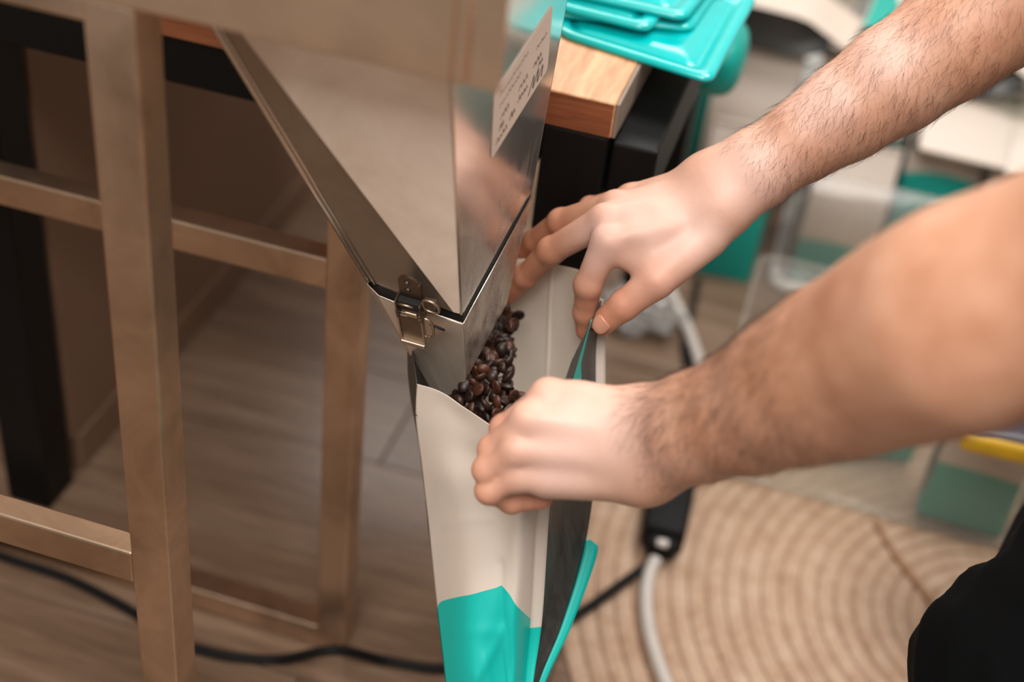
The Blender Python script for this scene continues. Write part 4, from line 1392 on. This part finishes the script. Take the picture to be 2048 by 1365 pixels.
def shirt(P_):
    d = cone(P_, (0.65, 0.82, 0.58), (0.50, 0.82, 0.98), 0.135, 0.140)
    d = smin(d, cone(P_, (0.47, 0.70, 1.075), (0.47, 0.94, 1.075), 0.085, 0.085), 0.08)
    for Hh, cy in ((L, 0.70), (Rr, 0.94)):
        e = Hh['arm'][-1][0]; s = Hh['sh']; q = s + (e - s) * 0.50
        d = smin(d, cone(P_, (0.46, cy, 1.08), s, 0.080, 0.070), 0.04)
        d = smin(d, cone(P_, s, q, 0.070, 0.066), 0.03)
    return d


sdf_part('shirt', shirt, (0.10, 0.48, 0.42), (0.86, 1.25, 1.22), 0.009, M['black_cloth'])


def head_hair(P_):
    d = ball(P_ * np.array([1, 1.1, 0.92]), np.array([0.365, 0.82 * 1.1, 1.425 * 0.92]), 0.096)
    cut = 0.285 - P_[:, 0] + (1.42 - P_[:, 2]) * 0.6
    return np.maximum(d, cut)


sdf_part('hair', head_hair, (0.2, 0.68, 1.28), (0.5, 0.96, 1.56), 0.006, M['hair'])
for (ax_, ay_, rz) in ((0.40, 0.81, 0.0), (0.62, 1.10, 0.2)):
    def shoe(P_, ax_=ax_, ay_=ay_):
        d = cone(P_, (ax_ + 0.03, ay_, 0.05), (ax_ - 0.14, ay_, 0.035), 0.046, 0.035)
        return np.maximum(smin(d, cone(P_, (ax_, ay_, 0.05), (ax_, ay_, 0.10), 0.05, 0.048), 0.03), 0.0012 - P_[:, 2])
    sdf_part('shoe', shoe, (ax_ - 0.25, ay_ - 0.09, -0.02), (ax_ + 0.13, ay_ + 0.09, 0.17), 0.006, M['black_rubber'])


# nails
def nail(prev, tip, r_prev, r_tip, outward, name='fingernail', back=0.0085, front=0.0065, half=42):
    """curved plate hugging the end segment of a finger"""
    ax = tip - prev; ln = np.linalg.norm(ax); t = ax / ln
    n = np.asarray(outward, float); n = n - t * (n @ t); n /= np.linalg.norm(n); s = np.cross(t, n)
    V = []; nu, nv = 10, 10
    for j in range(nv + 1):
        b = j / nv; q = -back + (back + front) * b
        R_ = r_tip + (r_prev - r_tip) * (-q / ln) if q < 0 else math.sqrt(max(1e-9, r_tip ** 2 - (q * 0.80) ** 2))
        wide = half * (0.80 + 0.20 * math.sin(math.pi * min(1, b * 0.8 + 0.1))) * math.sqrt(max(0.12, 1 - max(0, (b - 0.72) / 0.28) ** 2 * 0.75)) * math.sqrt(max(0.2, 1 - max(0, (0.18 - b) / 0.18) ** 2 * 0.6))
        for i in range(nu + 1):
            a = math.radians((i / nu * 2 - 1) * wide)
            V.append(tip + t * q + (n * math.cos(a) + s * math.sin(a)) * (R_ + 0.0006))
    F = [(j * (nu + 1) + i, j * (nu + 1) + i + 1, (j + 1) * (nu + 1) + i + 1, (j + 1) * (nu + 1) + i) for j in range(nv) for i in range(nu)]
    o = mesh(name, [v - PB for v in V], F, M['nail'], body, True); solidify(o, 0.0008, 0)
    return o


tocam = lambda p: (CAMC - np.asarray(p)) / np.linalg.norm(CAMC - np.asarray(p))
tt, tr_ = Rr['thumb']
nail(tt[2], tt[3], tr_[2], tr_[3], tocam(tt[3]) + 0.25 * CAMM @ np.array([0.3, -0.3, 0]), 'thumbnail')

# arm hair: fine strands rooted on the forearms
def strands(n, seed, region_f, name):
    rg = np.random.default_rng(seed)
    me_ = body.data
    nv_ = len(BV)
    nrm = np.zeros(nv_ * 3, np.float32); me_.vertices.foreach_get('normal', nrm); nrm = nrm.reshape(-1, 3)
    w = region_f(BV, nrm); w = w / w.sum()
    pick = rg.choice(nv_, n, p=w)
    V = []; F = []
    for i in pick:
        p = BV[i] + rg.normal(0, 0.0008, 3) * 0.5; nr_ = nrm[i]
        t = region_f.flow(BV[i]) + rg.normal(0, 0.42, 3); t = t - nr_ * (t @ nr_); t /= np.linalg.norm(t)
        Lh_ = rg.uniform(0.008, 0.019); r0 = rg.uniform(0.00005, 0.00010)
        bend = np.cross(nr_, t) * rg.normal(0, 0.35)
        s1 = np.cross(t, nr_)
        base_i = len(V)
        for k, s in enumerate((0, 0.35, 0.7, 1.0)):
            c = p + t * Lh_ * s + bend * Lh_ * s * s + nr_ * (Lh_ * 0.40 * s * (1 - 0.55 * s) - 0.0004)
            r = r0 * (1 - 0.8 * s)
            for a in (0, 2.094, 4.189): V.append(c + (s1 * math.cos(a) + nr_ * math.sin(a)) * r)
            if k:
                b0 = base_i + (k - 1) * 3
                for q in range(3): F.append((b0 + q, b0 + (q + 1) % 3, b0 + 3 + (q + 1) % 3, b0 + 3 + q))
    o = mesh(name, [v - PB for v in V], F, M['hair'], body, True); tag(o, kind='stuff'); return o


def make_region(H, t0, t1, dens_dir, power):
    A0 = H['arm'][0][0]; A1 = H['arm'][-1][0]; ax = A1 - A0; l2 = ax @ ax
    others = np.array([p for p, r in H['arm']])
    def f(V, nrm):
        t = (V - A0) @ ax / l2
        dist = np.sqrt(((V - A0) - np.outer(t, ax)) ** 2).sum(1)
        ok = (t > t0) & (t < t1) & (dist < 0.11)
        w = np.clip((t - t0) / 0.10, 0, 1) * np.clip((t1 - t) / 0.2, 0, 1)
        dd = nrm @ (dens_dir / np.linalg.norm(dens_dir))
        return np.where(ok, w * (0.25 + np.clip(dd + 0.35, 0, 1.3) ** power), 0) + 1e-12
    fl = CAMM @ np.array([0.3, 0.85, 0.15])
    f_ = f
    class Rg:
        def __call__(self, V, nrm): return f_(V, nrm)
        def flow(self, p): return -ax / np.linalg.norm(ax) * 0.8 + fl * 0.9
    return Rg()


strands(2600, 3, make_region(Rr, 0.06, 1.0, CAMM @ np.array([-0.2, 0.1, -0.6]), 1.0), 'arm_hair')
strands(3000, 4, make_region(L, 0.02, 0.75, CAMM @ np.array([-0.5, -0.2, -0.6]), 1.0), 'arm_hair')
